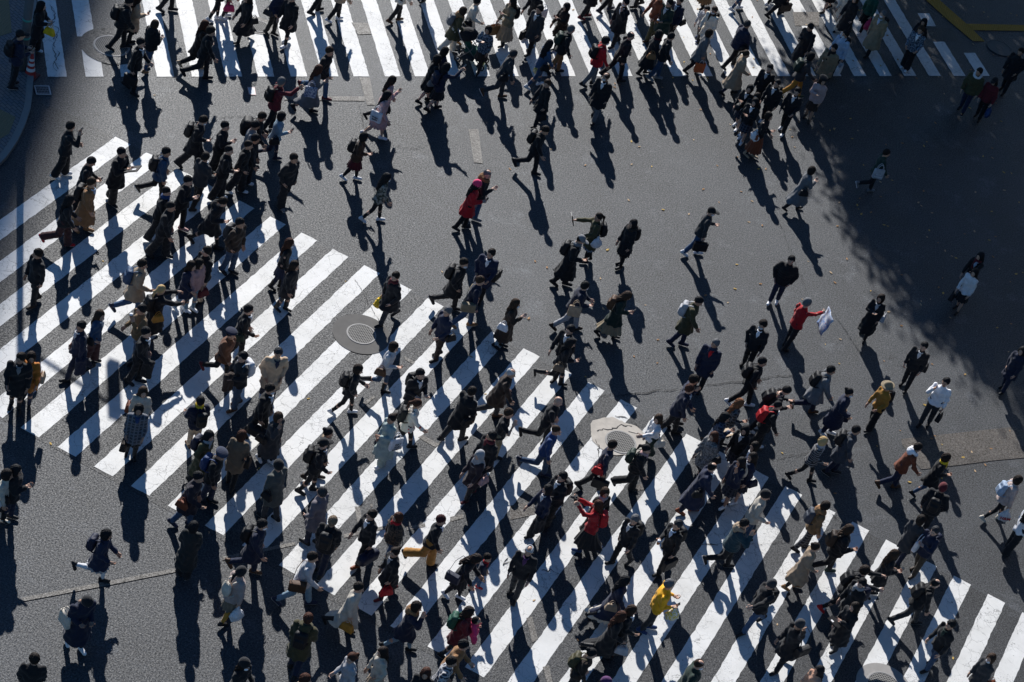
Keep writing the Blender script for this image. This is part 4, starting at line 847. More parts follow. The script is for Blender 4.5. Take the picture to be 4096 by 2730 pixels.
            if inhand: p=hh+down*hang*.98+np.array([side*.02,0,0.])
            elif t=='drum': p=P0+np.array([0,.3*k,.1*k]); sc=.75
            elif kk=='messenger_bag': side=vis; p=P0+np.array([side*(.2*k+th+.05),-.09,.0]); sc=.95*k
            else: p=P0+np.array([vis*(.2*k+th+.06),-.05,.06 if kk=='tote' else .02]); sc=.9
            if t in('pl','pb','plhm') : bm=cloth(c,'plastic') if t!='pb' else bm
            o=carry('plastic_bag' if kk=='plastic_bag' else {'tote':'tote_bag','handbag':'handbag' if t=='hb' else 'shoulder_bag'}.get(kk,kk),BAGM[kk],rotz(R.normal(0,.12)) if kk!='messenger_bag' else rotz(math.pi if side<0 else 0),p,[bm],'%s %s of person %s'%(cn(c),nm,K),'bag',[('handle' if kk not in('messenger_bag',) else 'strap',HANDLE[kk],bm if kk!='paper_bag' else cloth('wh','bag'))],sc)
            txt={'totepe':('Petite\nEtoile',.075,'bk'),'totedn':('DAY\nAND\nNIGHT',.085,'dg'),'totemb':('merci.\nbeaucoup',.075,'wh'),'plhm':('H&M',.13,'rd'),'drum':('adidas',.13,'wh')}.get(t)
            if txt:
                # lettering lies on whichever broad side looks toward the street view
                cu=bpy.data.curves.new('lettering','FONT'); cu.body=txt[0]; cu.size=txt[1]; cu.align_x='CENTER'; cu.align_y='CENTER'; cu.extrude=.002; cu.offset=.0022
                n=o.matrix_world.to_3x3()@Vector((1,0,0)); face=1 if n.y<0 else -1; cu.materials.append(cloth(txt[2],'plastic'))
                to=bpy.data.objects.new('t',cu); cm=bpy.data.meshes.new_from_object(to); bpy.data.objects.remove(to); lo_=link('lettering',cm,o); lo_.matrix_basis=mat4(np.array([[0,0,face],[face,0,0],[0,1,0]],float),(face*{'plhm':.1,'drum':.125}.get(t,.085),0,-.03))
        elif t=='ct': carry('folded_coat',FOLD,np.eye(3),hands[1 if s['arm'].get('R') in('b','h') else -1]+np.array([0,-.05,-.02]),[cloth(c)],'%s folded coat of person %s'%(cn(c),K),'coat',(),.85)
        elif t=='fo': carry('folder',FOLDER,rotx(.5)@rotz(.3),(hR+hL)/2+np.array([0,.03,.02]),[cloth(c,'bag'),cloth('wh','plastic')],'%s folder of person %s'%(cn(c),K),'folder')
        elif t=='cup': carry('drink_cup',CUP,np.eye(3),hA+arms[act][3]*.02+np.array([-.03*act,.02,.03]),[cloth('wh','plastic'),plain('tea',(.4,.14,.03),.2)],'drink held by person '+K,'cup')
        elif t=='tab': carry('tablet',PHONE,rotx(1.2),hA+np.array([-.05*act,.05,.07]),[plain('phone_body',(.02,.02,.022),.25),plain('phone_glass',(.03,.035,.045),.08)],'tablet of person '+K,'tablet',(),2.3)
        elif t=='cam': carry('camera_body',CAMB,np.eye(3),(hR+hL)/2+np.array([0,.02,.05]),[plain('camera_black',(.015,.015,.016),.4)],'camera aimed by person '+K,'camera')
        elif t=='poster': carry('clear_poster',POSTER,rotz(-.5)@rotx(-.25),hR+np.array([.1,.04,-.26]),[poster_mat()],'printed clear poster of person '+K,'poster')
    return ob
def slab(hx,hy,hz,bev=.0):
    b=MB(); b.box((0,0,0),(hx,hy,hz)); b.box((0,0,hz+.0015),(hx*.9,hy*.93,.0012),1); return mesh('slab',b.V,b.F,False,b.M)
PHONE=slab(.037,.076,.0045)
b=MB(); b.box((0,0,0),(.16,.22,.012)); b.box((.05,.1,.0135),(.035,.05,.0015),1); FOLDER=mesh('folder',b.V,b.F,False,b.M)
b=MB(); b.lathe([(.001,-.06),(.03,-.06),(.036,.0),(.04,.06),(.001,.062)],n=14); b.lathe([(.031,-.055),(.0372,.0),(.0385,.03)],n=14,m=1); b.tube([(.01,0,.06),(.02,0,.15)],.004,5); CUP=mesh('cup',b.V,b.F,True,b.M)
b=MB(); b.box((0,0,0),(.065,.03,.042)); b.box((0,0,.05),(.02,.02,.012)); v,f=tube([(0,.025,0),(0,.06,0),(0,.11,0)],[.034,.036,.03],14); b.add(v,f); CAMB=mesh('camera_body',b.V,b.F,False,b.M)
V=[];Fq=[]
for i in range(9):
    for j in range(11): V.append(((i-4)*.07,.02*math.sin(i*.9)+.015*math.sin(j*1.1+i*.3),(j-5)*.06))
for i in range(8):
    for j in range(10): Fq.append((i*11+j,(i+1)*11+j,(i+1)*11+j+1,i*11+j+1))
V2=[(x,y-.003,z) for x,y,z in V]; n0=len(V); bord=[i*11 for i in range(9)]+[8*11+j for j in range(1,11)]+[i*11+10 for i in range(7,-1,-1)]+[j for j in range(9,0,-1)]
Fq=Fq+[tuple(i+n0 for i in q[::-1]) for q in Fq]+[(bord[i],bord[i]+n0,bord[(i+1)%len(bord)]+n0,bord[(i+1)%len(bord)]) for i in range(len(bord))]
POSTER=mesh('clear_poster',V+V2,Fq,True)
def poster_mat():
    if 'poster' in MAT: return MAT['poster']
    m,n,b=newmat('printed_plastic'); tc=nd(n,'ShaderNodeTexCoord'); z=noise(n,7,6,.7,tc.outputs['Object']); z2=noise(n,16,3,.6,tc.outputs['Object'])
    c=mixc(n,ramp(n,z.outputs[0],[(.48,0.),(.56,1.)]),(.55,.58,.64),(.2,.29,.5)); c=mixc(n,ramp(n,z2.outputs[0],[(.66,0.),(.7,1.)]),c,(.4,.04,.08)); n.links.new(c,b.inputs['Base Color']); b.inputs['Roughness'].default_value=.2; MAT['poster']=m; return m
PEOPLE=[parse(x) for x in DATA.strip().split('\n')]
POBS=[build_person(s) for s in PEOPLE]
print('people',len(POBS),round(time.time()-T0,1))
# ------------------------------------------------------------------ the street
def asphalt(name,base,spk=1.):
    m,n,b=newmat(name); g=nd(n,'ShaderNodeNewGeometry'); P=g.outputs['Position']
    big=noise(n,.35,5,.6,P); mid=noise(n,2.2,5,.65,P); fine=noise(n,38,3,.7,P); fin2=noise(n,95,2,.6,P)
    c=mixc(n,ramp(n,big.outputs[0],[(.35,0.),(.65,1.)]),tuple(x*.86 for x in base),tuple(x*1.14 for x in base))
    c=mixc(n,ramp(n,mid.outputs[0],[(.35,0.),(.7,1.)]),c,tuple(x*1.12 for x in base))
    c=mixc(n,ramp(n,fine.outputs[0],[(.38,1.),(.5,0.)]),c,tuple(x*.3 for x in base))
    c=mixc(n,mth(n,'MULTIPLY',ramp(n,fin2.outputs[0],[(.55,0.),(.68,1.)]),.75*spk),c,tuple(min(1,x*2.7) for x in base))
    # faint hairline cracks and tyre-polished streaks
    wp=nd(n,'ShaderNodeVectorMath',operation='ADD'); wn=noise(n,.9,4,.6,P); n.links.new(P,wp.inputs[0]); n.links.new(wn.outputs['Color'],wp.inputs[1])
    v=nd(n,'ShaderNodeTexVoronoi',feature='DISTANCE_TO_EDGE'); v.inputs['Scale'].default_value=.33; n.links.new(wp.outputs[0],v.inputs['Vector'])
    msk=ramp(n,noise(n,.5,2,.5,P).outputs[0],[(.5,0.),(.6,1.)])
    c=mixc(n,mth(n,'MULTIPLY',mth(n,'MULTIPLY',ramp(n,v.outputs['Distance'],[(.003,1.),(.008,0.)]),msk),.7),c,tuple(x*.25 for x in base))
    c=mixc(n,ramp(n,noise(n,24,3,.8,P).outputs[0],[(.38,.0),(.62,1.)]),mixc(n,.62,c,(0,0,0)),mixc(n,.5,c,tuple(x*2.6 for x in base)))
    c=mixc(n,mth(n,'MULTIPLY',ramp(n,noise(n,31,1,.5,P).outputs[0],[(.66,0.),(.72,1.)]),.8*spk),c,tuple(x*5. for x in base))
    st_=noise(n,.16,6,.7,P); c=mixc(n,ramp(n,st_.outputs[0],[(.3,0.),(.7,1.)]),mixc(n,.34,c,(0,0,0)),mixc(n,.22,c,tuple(x*2.4 for x in base)))
    wo=ramp(n,noise(n,.75,6,.75,P).outputs[0],[(.56,0.),(.70,1.)]); c=mixc(n,mth(n,'MULTIPLY',mth(n,'MULTIPLY',wo,ramp(n,noise(n,20,3,.8,P).outputs[0],[(.4,0.),(.6,1.)])),.6*spk),c,tuple(x*4.2 for x in base))
    oil=ramp(n,noise(n,1.1,3,.6,P).outputs[0],[(.68,0.),(.76,1.)]); c=mixc(n,mth(n,'MULTIPLY',oil,.45),c,(.008,.008,.009))
    n.links.new(c,b.inputs['Base Color']); grit=ramp(n,noise(n,27,3,.8,P).outputs[0],[(.38,0.),(.62,1.)])
    n.links.new(mth(n,'MULTIPLY_ADD',grit,-.16,.66),b.inputs['Roughness']); n.links.new(mth(n,'MULTIPLY_ADD',grit,.5,.06),b.inputs['Specular IOR Level'])
    bump(n,b,mth(n,'ADD',fine.outputs[0],mth(n,'MULTIPLY',fin2.outputs[0],.6)),.55,.014); return m
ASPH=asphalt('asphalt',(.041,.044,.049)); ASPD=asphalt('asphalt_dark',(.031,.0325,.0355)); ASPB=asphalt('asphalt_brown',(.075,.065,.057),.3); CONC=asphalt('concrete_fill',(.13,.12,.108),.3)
def paint():
    m,n,b=newmat('road_paint'); P=nd(n,'ShaderNodeNewGeometry').outputs['Position']
    wn=noise(n,3,4,.6,P); wp=nd(n,'ShaderNodeVectorMath',operation='MULTIPLY_ADD'); n.links.new(wn.outputs['Color'],wp.inputs[0]); wp.inputs[1].default_value=(.35,.35,.35); n.links.new(P,wp.inputs[2])
    v=nd(n,'ShaderNodeTexVoronoi',feature='DISTANCE_TO_EDGE'); v.inputs['Scale'].default_value=2.6; n.links.new(wp.outputs[0],v.inputs['Vector'])
    v2=nd(n,'ShaderNodeTexVoronoi',feature='DISTANCE_TO_EDGE'); v2.inputs['Scale'].default_value=6.5; n.links.new(wp.outputs[0],v2.inputs['Vector'])
    cm=ramp(n,noise(n,.9,3,.6,P).outputs[0],[(.42,0.),(.56,1.)]); cm2=ramp(n,noise(n,1.7,3,.6,P).outputs[0],[(.5,0.),(.6,1.)])
    cr=mth(n,'MAXIMUM',mth(n,'MULTIPLY',ramp(n,v.outputs['Distance'],[(.006,1.),(.016,0.)]),cm),mth(n,'MULTIPLY',ramp(n,v2.outputs['Distance'],[(.012,1.),(.035,0.)]),mth(n,'MULTIPLY',cm2,.75)))
    wear=mth(n,'MULTIPLY',ramp(n,noise(n,34,4,.75,P).outputs[0],[(.57,0.),(.64,1.)]),ramp(n,noise(n,.55,3,.6,P).outputs[0],[(.50,0.),(.64,1.)]))
    chip=ramp(n,noise(n,5.5,4,.7,P).outputs[0],[(.67,0.),(.71,1.)])
    dirt=noise(n,1.3,5,.65,P)
    c=mixc(n,ramp(n,dirt.outputs[0],[(.3,0.),(.7,1.)]),(.60,.595,.575),(.74,.735,.72))
    k=mth(n,'MINIMUM',mth(n,'ADD',mth(n,'ADD',mth(n,'MULTIPLY',cr,.7),mth(n,'MULTIPLY',wear,.85)),mth(n,'MULTIPLY',chip,.8)),1.)
    n.links.new(mixc(n,k,c,(.12,.118,.115)),b.inputs['Base Color']); b.inputs['Roughness'].default_value=.6; b.inputs['Specular IOR Level'].default_value=.35
    bump(n,b,mth(n,'SUBTRACT',noise(n,60,3,.6,P).outputs[0],k),.35,.008); return m
PAINT=paint()
def sheet(name,polys,mat,z,kind='structure',jit=0.,th=0.):
    b=MB()
    for pg in polys:
        Q=[]
        for i in range(len(pg)):
            a,c=np.array(pg[i][:2],float),np.array(pg[(i+1)%len(pg)][:2],float); L=np.linalg.norm(c-a); ns=max(1,int(L/.12)) if jit else 1
            nrm=np.array([-(c-a)[1],(c-a)[0]])/(L+1e-9)
            for t in range(ns): Q.append(a+(c-a)*t/ns+nrm*(rng.normal(0,jit) if jit and 0<t else 0))
        n=len(Q); b.add([(q[0],q[1],z) for q in Q],[tuple(range(n))])
    o=b.build(name,mat); 
    if kind: tag(o,kind=kind)
    return o
b=MB(); N_=8
b.add([(-400,-60,0),(400,-60,0),(400,600,0),(-400,600,0)],[(0,1,2,3)]); tag(b.build('road_surface',ASPH),kind='structure')
# --- crosswalks
UL=[(450,545),(583,609),(710,674),(968,805),(1085,869),(1209,935),(1332,1000),(1456,1066),(1710,1195),(1960,1327),(2094,1395),(2228,1461),(2354,1529),(2482,1598),(2614,1665),(2742,1736),(3137,1944),(3271,2014),(3401,2086),(3541,2158),(3817,2305),(3963,2383)]
UI=[1,2,3,5,6,7,8,9,11,13,14,15,16,17,18,19,22,23,24,25,27,28]
LL=[(80,1712),(229,1791),(379,1869),(527,1945),(672,2023),(818,2106),(964,2180),(1111,2262),(1265,2342),(1562,2509),(1711,2588),(1857,2668)]; LI=[0,1,2,3,4,5,6,7,8,10,11,12]
def lfit(P,I):
    X=np.array([gp(*p)[:2] for p in P]); A=np.stack([np.ones(len(I)),np.array(I,float),np.array(I,float)**2],1); s=np.linalg.lstsq(A,X,rcond=None)[0]
    return lambda i: s[0]+s[1]*i+s[2]*i*i
fU,fL=lfit(UL,UI),lfit(LL,LI)
def fLc(i): # continue the lower row along the upper row's spacing outside its measured part
    return fL(i) if 0<=i<=12 else fL(max(0,min(12,i)))+(fU(i+6)-fU(max(0,min(12,i))+6))
st=[]
COLLARS=[(gp(1445,1339),.78),(gp(2482,1771),.0),(gp(3535,2745),.0)]
for j in range(1,34):
    a,d=fU(j),fLc(j-6); wv=(fU(j+.5)-a); wl=(fLc(j-5.5)-d); st.append([d,d+wl,a+wv,a])
band=[fLc(-5.3),fLc(27.8),fU(33.8),fU(.75)]
sheet('dark_asphalt_band',[band],ASPD,.004)
sheet('diagonal_crosswalk',st,PAINT,.008,jit=.006)
TX=[191,343,484,627,767,901,1031,1163,None,1414,1540,1660,None,1901,None,None,2245,None,2475,None,2690,None,None,3008,3110,None,None,3416,3518,3617,3716,3815,3912]
TP=[gp(x,309-4*x/4096)[:2] if x else None for x in TX]
for i,p in enumerate(TP):
    if p is None:
        lo=max(k for k in range(i) if TX[k]); hi=min(k for k in range(i,len(TX)) if TX[k]); TP[i]=TP[lo]+(TP[hi]-TP[lo])*(i-lo)/(hi-lo)
tdir=np.mean([(gp(*b_)-gp(*a_))[:2]/np.linalg.norm((gp(*b_)-gp(*a_))[:2]) for a_,b_ in [((378,308),(321,0)),((1571,310),(1467,0)),((3618,305),(3533,152)),((3666,304),(3550,105))]],0)
ste=[]; ev=(TP[-1]-TP[0])/(len(TP)-1)
for i,p in enumerate(TP):
    wv=ev*(.5 if i else .52); L=9.
    if i==32: L=np.linalg.norm(gp(3858,213)[:2]-p)
    if i==31:
        ste.append([p,p+wv,p+wv+tdir*np.linalg.norm(gp(3738,169)[:2]-p),p+tdir*np.linalg.norm(gp(3738,169)[:2]-p)])
        q=gp(3698,106)[:2]; e=gp(3670,54)[:2]; ste.append([q,q+wv,e+wv,e]); continue
    if i==1:
        q=gp(308,147)[:2]; ste.append([p,p+wv,p+wv+tdir*1.18,p+tdir*1.18]); ste.append([q,q+wv,q+wv+tdir*8,q+tdir*8]); continue
    if i==2:
        ste.append([p,p+wv,p+wv+tdir*.9,p+tdir*.9]); q=p+tdir*3.6; ste.append([q,q+wv,q+wv+tdir*6,q+tdir*6]); continue
    ste.append([p,p+wv,p+wv+tdir*L,p+tdir*L])
sheet('straight_crosswalk',ste,PAINT,.008,jit=.005)
# --- asphalt repairs and trenches
G=lambda *pts:[gp(*p)[:2] for p in pts]
sheet('road_patch',[G((1135,386),(1459,388),(1459,406),(1137,402)),G((1437,312),(1479,312),(1499,422),(1468,422)),G((1405,92),(1472,94),(1486,138),(1432,140)),G((1873,518),(1913,518),(1931,656),(1896,652)),
 G((82,2394),(400,2333),(710,2273),(710,2289),(400,2350),(85,2409)),G((890,2228),(1180,2170),(1180,2183),(890,2243)),G((1375,2138),(1580,2098),(1580,2112),(1375,2154)),G((1625,2110),(1700,2095),(1700,2110),(1628,2124)),
 G((1800,2070),(1852,2058),(1852,2074),(1800,2090)),G((1419,2028),(1437,2028),(1454,2108),(1432,2108)),G((2105,2474),(2128,2468),(2152,2560),(2128,2572)),G((2170,2670),(2195,2664),(2212,2740),(2190,2740)),
 G((1672,1752),(1690,1742),(1760,1780),(1742,1792)),G((1443,1620),(1492,1584),(1500,1592),(1452,1630)),G((1615,1425),(1660,1450),(1652,1460),(1620,1440))],CONC,.0125)
sheet('brown_road_patch',[G((3604,1758),(4055,1709),(4130,1740),(4130,1830),(3984,1843),(3742,1874),(3684,1879),(3668,1860),(3608,1780)),G((2040,2025),(2140,2005),(2140,2060),(2040,2082)),G((2526,1948),(2576,1935),(2576,1960),(2528,1972)),G((3170,50),(3275,50),(3275,105),(3180,105)),G((1480,2020+0),(1490,2016),(1490,2030),(1482,2034))],ASPB,.0125)
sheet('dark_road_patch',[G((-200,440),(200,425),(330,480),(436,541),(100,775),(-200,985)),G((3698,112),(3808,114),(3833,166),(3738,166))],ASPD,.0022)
# --- crack lines (ribbons of dark filler)
def crack(pts,w=.012):
    P=[np.array(gp(*p)[:2]) for p in pts]; Q=[]
    for a,c in zip(P[:-1],P[1:]):
        n=max(2,int(np.linalg.norm(c-a)/.06))
        for t in range(n): Q.append(a+(c-a)*t/n+rng.normal(0,.018,2))
    Q.append(P[-1]); V=[];Fq=[]
    for i,q in enumerate(Q):
        d=Q[min(i+1,len(Q)-1)]-Q[max(i-1,0)]; d/=np.linalg.norm(d)+1e-9; nn=np.array([-d[1],d[0]])*w*.75*(.2+rng.random()*1.2)
        V+= [(*(q-nn),.019),(*(q+nn),.019)]
        if i: Fq.append((2*i-2,2*i,2*i+1,2*i-1))
    return V,Fq
b=MB()
for pts,w in (([(2393,1588),(2446,1580),(2473,1584),(2558,1575),(2625,1566),(2732,1559)],.016),([(2829,1543),(2888,1533),(2950,1530),(3048,1519),(3093,1508),(3169,1506)],.014),([(3106,1844),(3146,1827),(3240,1813)],.01),
 ([(2807,2180),(2860,2180),(2896,2173),(2910,2175)],.014),([(3003,2181),(3080,2175),(3130,2172)],.008),([(2165,2285),(2200,2288),(2232,2298)],.014),([(3124,905),(3168,1024),(3231,1176)],.008),([(3336,1258),(3425,1390),(3450,1420)],.01),([(2120,2215),(2010,2260),(2030,2235)],.012),
 ([(1420,1120),(1540,1330)],.006),([(885,470),(960,468),(1020,470)],.01),([(3404,279),(3430,272),(3440,280),(3466,270)],.012),([(900,1960),(936,1990)],.006),([(3330,2060),(3345,2075)],.012),([(1434,420),(1450,480),(1454,540)],.01),([(1590,585),(1640,600),(1690,590)],.008),([(205,30),(222,60),(208,95),(235,120),(214,160)],.011),([(228,140),(212,185),(238,215),(220,250),(232,280)],.012),([(212,190),(225,235),(210,268),(228,288)],.01),([(196,20),(215,45),(222,80)],.009),([(2388,1727),(2415,1718),(2446,1720),(2482,1704),(2527,1709)],.022),([(2513,1731),(2535,1738),(2554,1736)],.03),([(2460,1668),(2491,1669),(2536,1691),(2556,1712)],.016),([(2384,1760),(2396,1800),(2392,1840)],.014)): b.add(*crack(pts,w))
tag(b.build('road_cracks',plain('crack_filler',(.02,.02,.021),.9)),kind='structure')
# --- manhole covers, grate
def iron():
    m,n,b=newmat('cast_iron'); tc=nd(n,'ShaderNodeTexCoord'); s=nd(n,'ShaderNodeSeparateXYZ'); n.links.new(tc.outputs['Object'],s.inputs[0])
    f=2*math.pi/.075; u=mth(n,'SINE',mth(n,'MULTIPLY',mth(n,'ADD',s.outputs[0],s.outputs[1]),f)); v=mth(n,'SINE',mth(n,'MULTIPLY',mth(n,'SUBTRACT',s.outputs[0],s.outputs[1]),f))
    k=mth(n,'MAXIMUM',u,v); r=mth(n,'GREATER_THAN',k,.45); z=noise(n,12,4,.6,tc.outputs['Object'])
    n.links.new(mixc(n,r,(.025,.025,.025),mixc(n,z.outputs[0],(.19,.185,.175),(.28,.27,.255))),b.inputs['Base Color']); b.inputs['Roughness'].default_value=.75; b.inputs['Specular IOR Level'].default_value=.25; bump(n,b,r,.6,.012); return m
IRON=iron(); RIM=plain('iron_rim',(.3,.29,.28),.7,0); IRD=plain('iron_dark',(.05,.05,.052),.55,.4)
def manhole(x,y,r,label,collar=None,cmat=None,dark=False,cshape=None):
    c=gp(x,y)
    if collar:
        n=64; P=[]; 
        for i in range(n):
            a=2*math.pi*i/n; rr=collar*(1+(cshape or 0)*(.5*math.sin(2*a+1.1)+.35*math.sin(3*a+.4)+.2*math.sin(7*a)+.1*rng.normal())); P.append((c[0]+rr*math.cos(a)+(cshape or 0)*-.6,c[1]+rr*math.sin(a)+(cshape or 0)*.9))
        sheet('manhole_collar',[P],cmat,.0165)
    t=bpy.data.objects.new('manhole_cover',None); COL.objects.link(t); t.location=(c[0],c[1],.0165); tag(t,label,'manhole cover','manhole covers in the road')
    b=MB(); b.lathe([(.0,.006),(r*.22,.006),(r*.24,.009),(r*.3,.009),(r*.31,.006),(r*.9,.006)],n=48); b.build('lid',IRD if dark else IRON,t)
    b=MB(); b.lathe([(r*.9,.003),(r*.905,.011),(r,.011),(r*1.02,.0)],n=48); b.build('frame',IRD if dark else RIM,t)
manhole(446,187,.47,'lattice manhole cover under the big black backpack walker',.82,ASPD)
manhole(1038,109,.28,'manhole cover with chevron tread in a pale square patch',.42,CONC,False,.04)
manhole(1445,1339,.36,'manhole cover in a wide round grey collar between stripes',.70,plain('collar_grey',(.105,.1,.095),.85,0,.3,5,.3))
manhole(2482,1771,.385,'manhole cover set in broken pale concrete on the stripes',.68,plain('collar_pale',(.46,.42,.37),.85,0,.35,4,.6),False,.16)
manhole(3535,2748,.42,'manhole cover at the bottom edge in a pale ring',.66,plain('collar_pale2',(.3,.285,.27),.85,0,.25,5,.4))
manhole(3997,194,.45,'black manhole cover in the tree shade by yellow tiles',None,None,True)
t=bpy.data.objects.new('drain_grate',None); COL.objects.link(t); q=[gp(*p) for p in ((141,345),(201,346),(201,387),(139,380))]; cc=sum(q)/4; t.location=(cc[0],cc[1],.005); tag(t,'square storm drain grate with pale frame beside the kerb','drain grate')
ax=(q[1]-q[0]); wx=np.linalg.norm(ax); hy=np.linalg.norm(q[3]-q[0]); t.rotation_euler=(0,0,math.atan2(ax[1],ax[0]))
b=MB(); 
for s in (-1,1): b.box((s*wx*.47,0,.012),(wx*.035,hy*.5,.014)); b.box((0,s*hy*.46,.0115),(wx*.435,hy*.04,.0135))
b.build('frame',plain('galvanised',(.4,.4,.41),.5,.5),t)
b=MB()
for i in range(9): b.box((-wx*.4+wx*.8*i/8,0,.010),(wx*.018,hy*.42,.008))
for i in range(3): b.box((0,-hy*.25+hy*.25*i,.008),(wx*.43,.008,.006))
b.build('bars',plain('galvanised_dull',(.2,.2,.21),.5,.5),t)
b=MB(); b.box((0,0,.001),(wx*.47,hy*.46,.001)); b.build('pit',plain('pit_black',(.004,.004,.005),.9),t)
q=[gp(*p) for p in ((988,350),(1019,352),(1024,383),(995,381))]; b=MB(); b.add([(*p[:2],.0155) for p in q],[(0,3,2,1)]); cc=sum(q)/4; b.add([(*(cc+(p-cc)*.8)[:2],.0175) for p in q],[(0,3,2,1)],1)
for i in range(4):
    f=lambda u,v: (q[0]*(1-u)+q[1]*u)*(1-v)+(q[3]*(1-u)+q[2]*u)*v
    b.add([(*f(u,v)[:2],.019) for u,v in ((.2,.2+.17*i),(.8,.2+.17*i),(.8,.28+.17*i),(.2,.28+.17*i))],[(0,3,2,1)],2)
tag(b.build('road_plate',[plain('plate_pink',(.4,.25,.25),.5),plain('plate_white',(.55,.58,.6),.5),plain('plate_blue',(.2,.25,.33),.5)]),'small pale printed plate set in the road with pink border','road plate')
# --- tactile paving and pavement corner
def tactile(n_,col):
    m,n,b=newmat(n_); P=nd(n,'ShaderNodeNewGeometry').outputs['Position']; v=nd(n,'ShaderNodeTexVoronoi'); v.inputs['Scale'].default_value=14; v.inputs['Randomness'].default_value=0.05; n.links.new(P,v.inputs['Vector'])
    k=ramp(n,v.outputs['Distance'],[(.28,1.),(.4,0.)]); z=noise(n,6,4,.6,P); c=mixc(n,z.outputs[0],tuple(x*.55 for x in col),col); n.links.new(mixc(n,k,tuple(x*.6 for x in col),c),b.inputs['Base Color']); b.inputs['Roughness'].default_value=.8; bump(n,b,k,.8,.01); return m
YEL=tactile('tactile_yellow',(.6,.33,.03)); TAN=tactile('tactile_tan',(.3,.24,.13))
sheet('tactile_paving',[G((3690,-10),(3744,-10),(3800,40),(3860,92),(3939,168),(3890,166),(3800,90)),G((3863,97),(4130,103),(4130,126),(3890,123))],YEL,.0165)
def paver():
    m,n,b=newmat('pavers'); P=nd(n,'ShaderNodeNewGeometry').outputs['Position']; mp=nd(n,'ShaderNodeMapping'); mp.inputs['Rotation'].default_value=(0,0,.5); n.links.new(P,mp.inputs[0])
    t=nd(n,'ShaderNodeTexBrick'); t.inputs['Scale'].default_value=2.6; t.inputs['Mortar Size'].default_value=.02; t.inputs['Color1'].default_value=(.2,.17,.16,1); t.inputs['Color2'].default_value=(.13,.135,.15,1); t.inputs['Mortar'].default_value=(.04,.04,.04,1); n.links.new(mp.outputs[0],t.inputs[0])
    n.links.new(t.outputs[0],b.inputs['Base Color']); b.inputs['Roughness'].default_value=.8; bump(n,b,t.outputs[1],-.4,.008); return m
kz=[(330,-160),(325,-40),(322,200),(318,420),(304,640),(293,780),(286,880),(270,1000),(225,1140),(155,1290),(60,1430),(-80,1570),(-260,1700)]
KP=[gp(x/2.24,y/2.24)[:2] for x,y in kz]
def offs(P,d):
    out=[]
    for i in range(len(P)):
        t=P[min(i+1,len(P)-1)]-P[max(i-1,0)]; t=t/np.linalg.norm(t); out.append(P[i]+np.array([t[1],-t[0]])*d)
    return out
KO=offs(KP,-.0); KI=offs(KP,.16 if np.dot(offs(KP,.16)[5]-KP[5],[-1,0])>0 else -.16)
b=MB(); far=[np.array([-40,KP[-1][1]]),np.array([-40,KP[0][1]])]
b.add([(*p,.12) for p in KI+far],[tuple(range(len(KI)+2))]); o=b.build('pavement',paver()); tag(o,kind='structure')
if o.data.polygons[0].normal.z<0: o.data.flip_normals()
b=MB(); n=len(KP)
for a in range(n-1):
    b.add([(*KO[a],0),(*KO[a+1],0),(*KO[a+1],.11),(*KO[a],.11)],[(0,1,2,3)]); b.add([(*KO[a],.11),(*KO[a+1],.11),(*KI[a+1],.123),(*KI[a],.123)],[(0,1,2,3)])
tag(b.build('kerb',plain('kerb_stone',(.22,.215,.205),.8,0,.2,6,.3)),kind='structure')
GO=offs(KP,.28 if np.dot(offs(KP,.16)[5]-KP[5],[1,0])>0 else -.28)
b=MB()
for a in range(n-1): b.add([(*KO[a],.003),(*GO[a],.003),(*GO[a+1],.003),(*KO[a+1],.003)],[(0,1,2,3)])
tag(b.build('gutter',ASPD),kind='structure')
gz=lambda x,y:gp(x,y,.125)[:2]
sheet('tactile_paving',[[gz(-60,-30),gz(33,-30),gz(47,130),gz(-60,165)],[gz(-60,437),gz(0,437),gz(62,469),gz(36,536),gz(-60,590)]],TAN,.126)
# --- signal pole (foot in view, head and arm out of the picture)
ST=plain('pole_grey',(.075,.08,.085),.5,.3); pb=gp(86,292); t=bpy.data.objects.new('signal_pole',None); COL.objects.link(t); t.location=(pb[0],pb[1],.1); tag(t,'grey signal pole with a teal band behind the traffic cone','signal pole')
b=MB(); b.tube([(0,0,0),(0,0,7.4)],[.085,.07],16); b.build('pole',ST,t,True)
b=MB(); b.tube([(0,0,.02),(0,0,2.5)],.112,20); b.build('sheath',plain('sheath',(.1,.105,.11),.7,0,.2,10,.3),t,True)
for z in (1.0,1.55,): b=MB(); b.tube([(0,0,z),(0,0,z+.06)],.116,20); b.build('band',plain('teal_band',(.05,.3,.25),.5),t,True)
SHh=np.array([math.cos(SUN_AZ),math.sin(SUN_AZ)]); ar=gp(455,1540)[:2]+SHh*5.45/math.tan(SUN_EL)-pb[:2]; b=MB(); b.tube([(0,0,5.7),(ar[0]*1.02,ar[1]*1.02,5.75)],.045,10); b.build('arm',ST,t,True)
b=MB(); b.box((ar[0],ar[1],5.45),(.125,.1,.5)); hb=b.build('signal_housing',plain('housing',(.2,.21,.2),.5),t)
for i,c in enumerate(((.02,.25,.12),(.3,.18,.02),(.3,.02,.02))): b=MB(); b.tube([(ar[0],ar[1]-.11,5.1+.34*i),(ar[0],ar[1]-.15,5.1+.34*i)],.1,16); b.build('lens',plain('lens%d'%i,c,.2),hb,True)
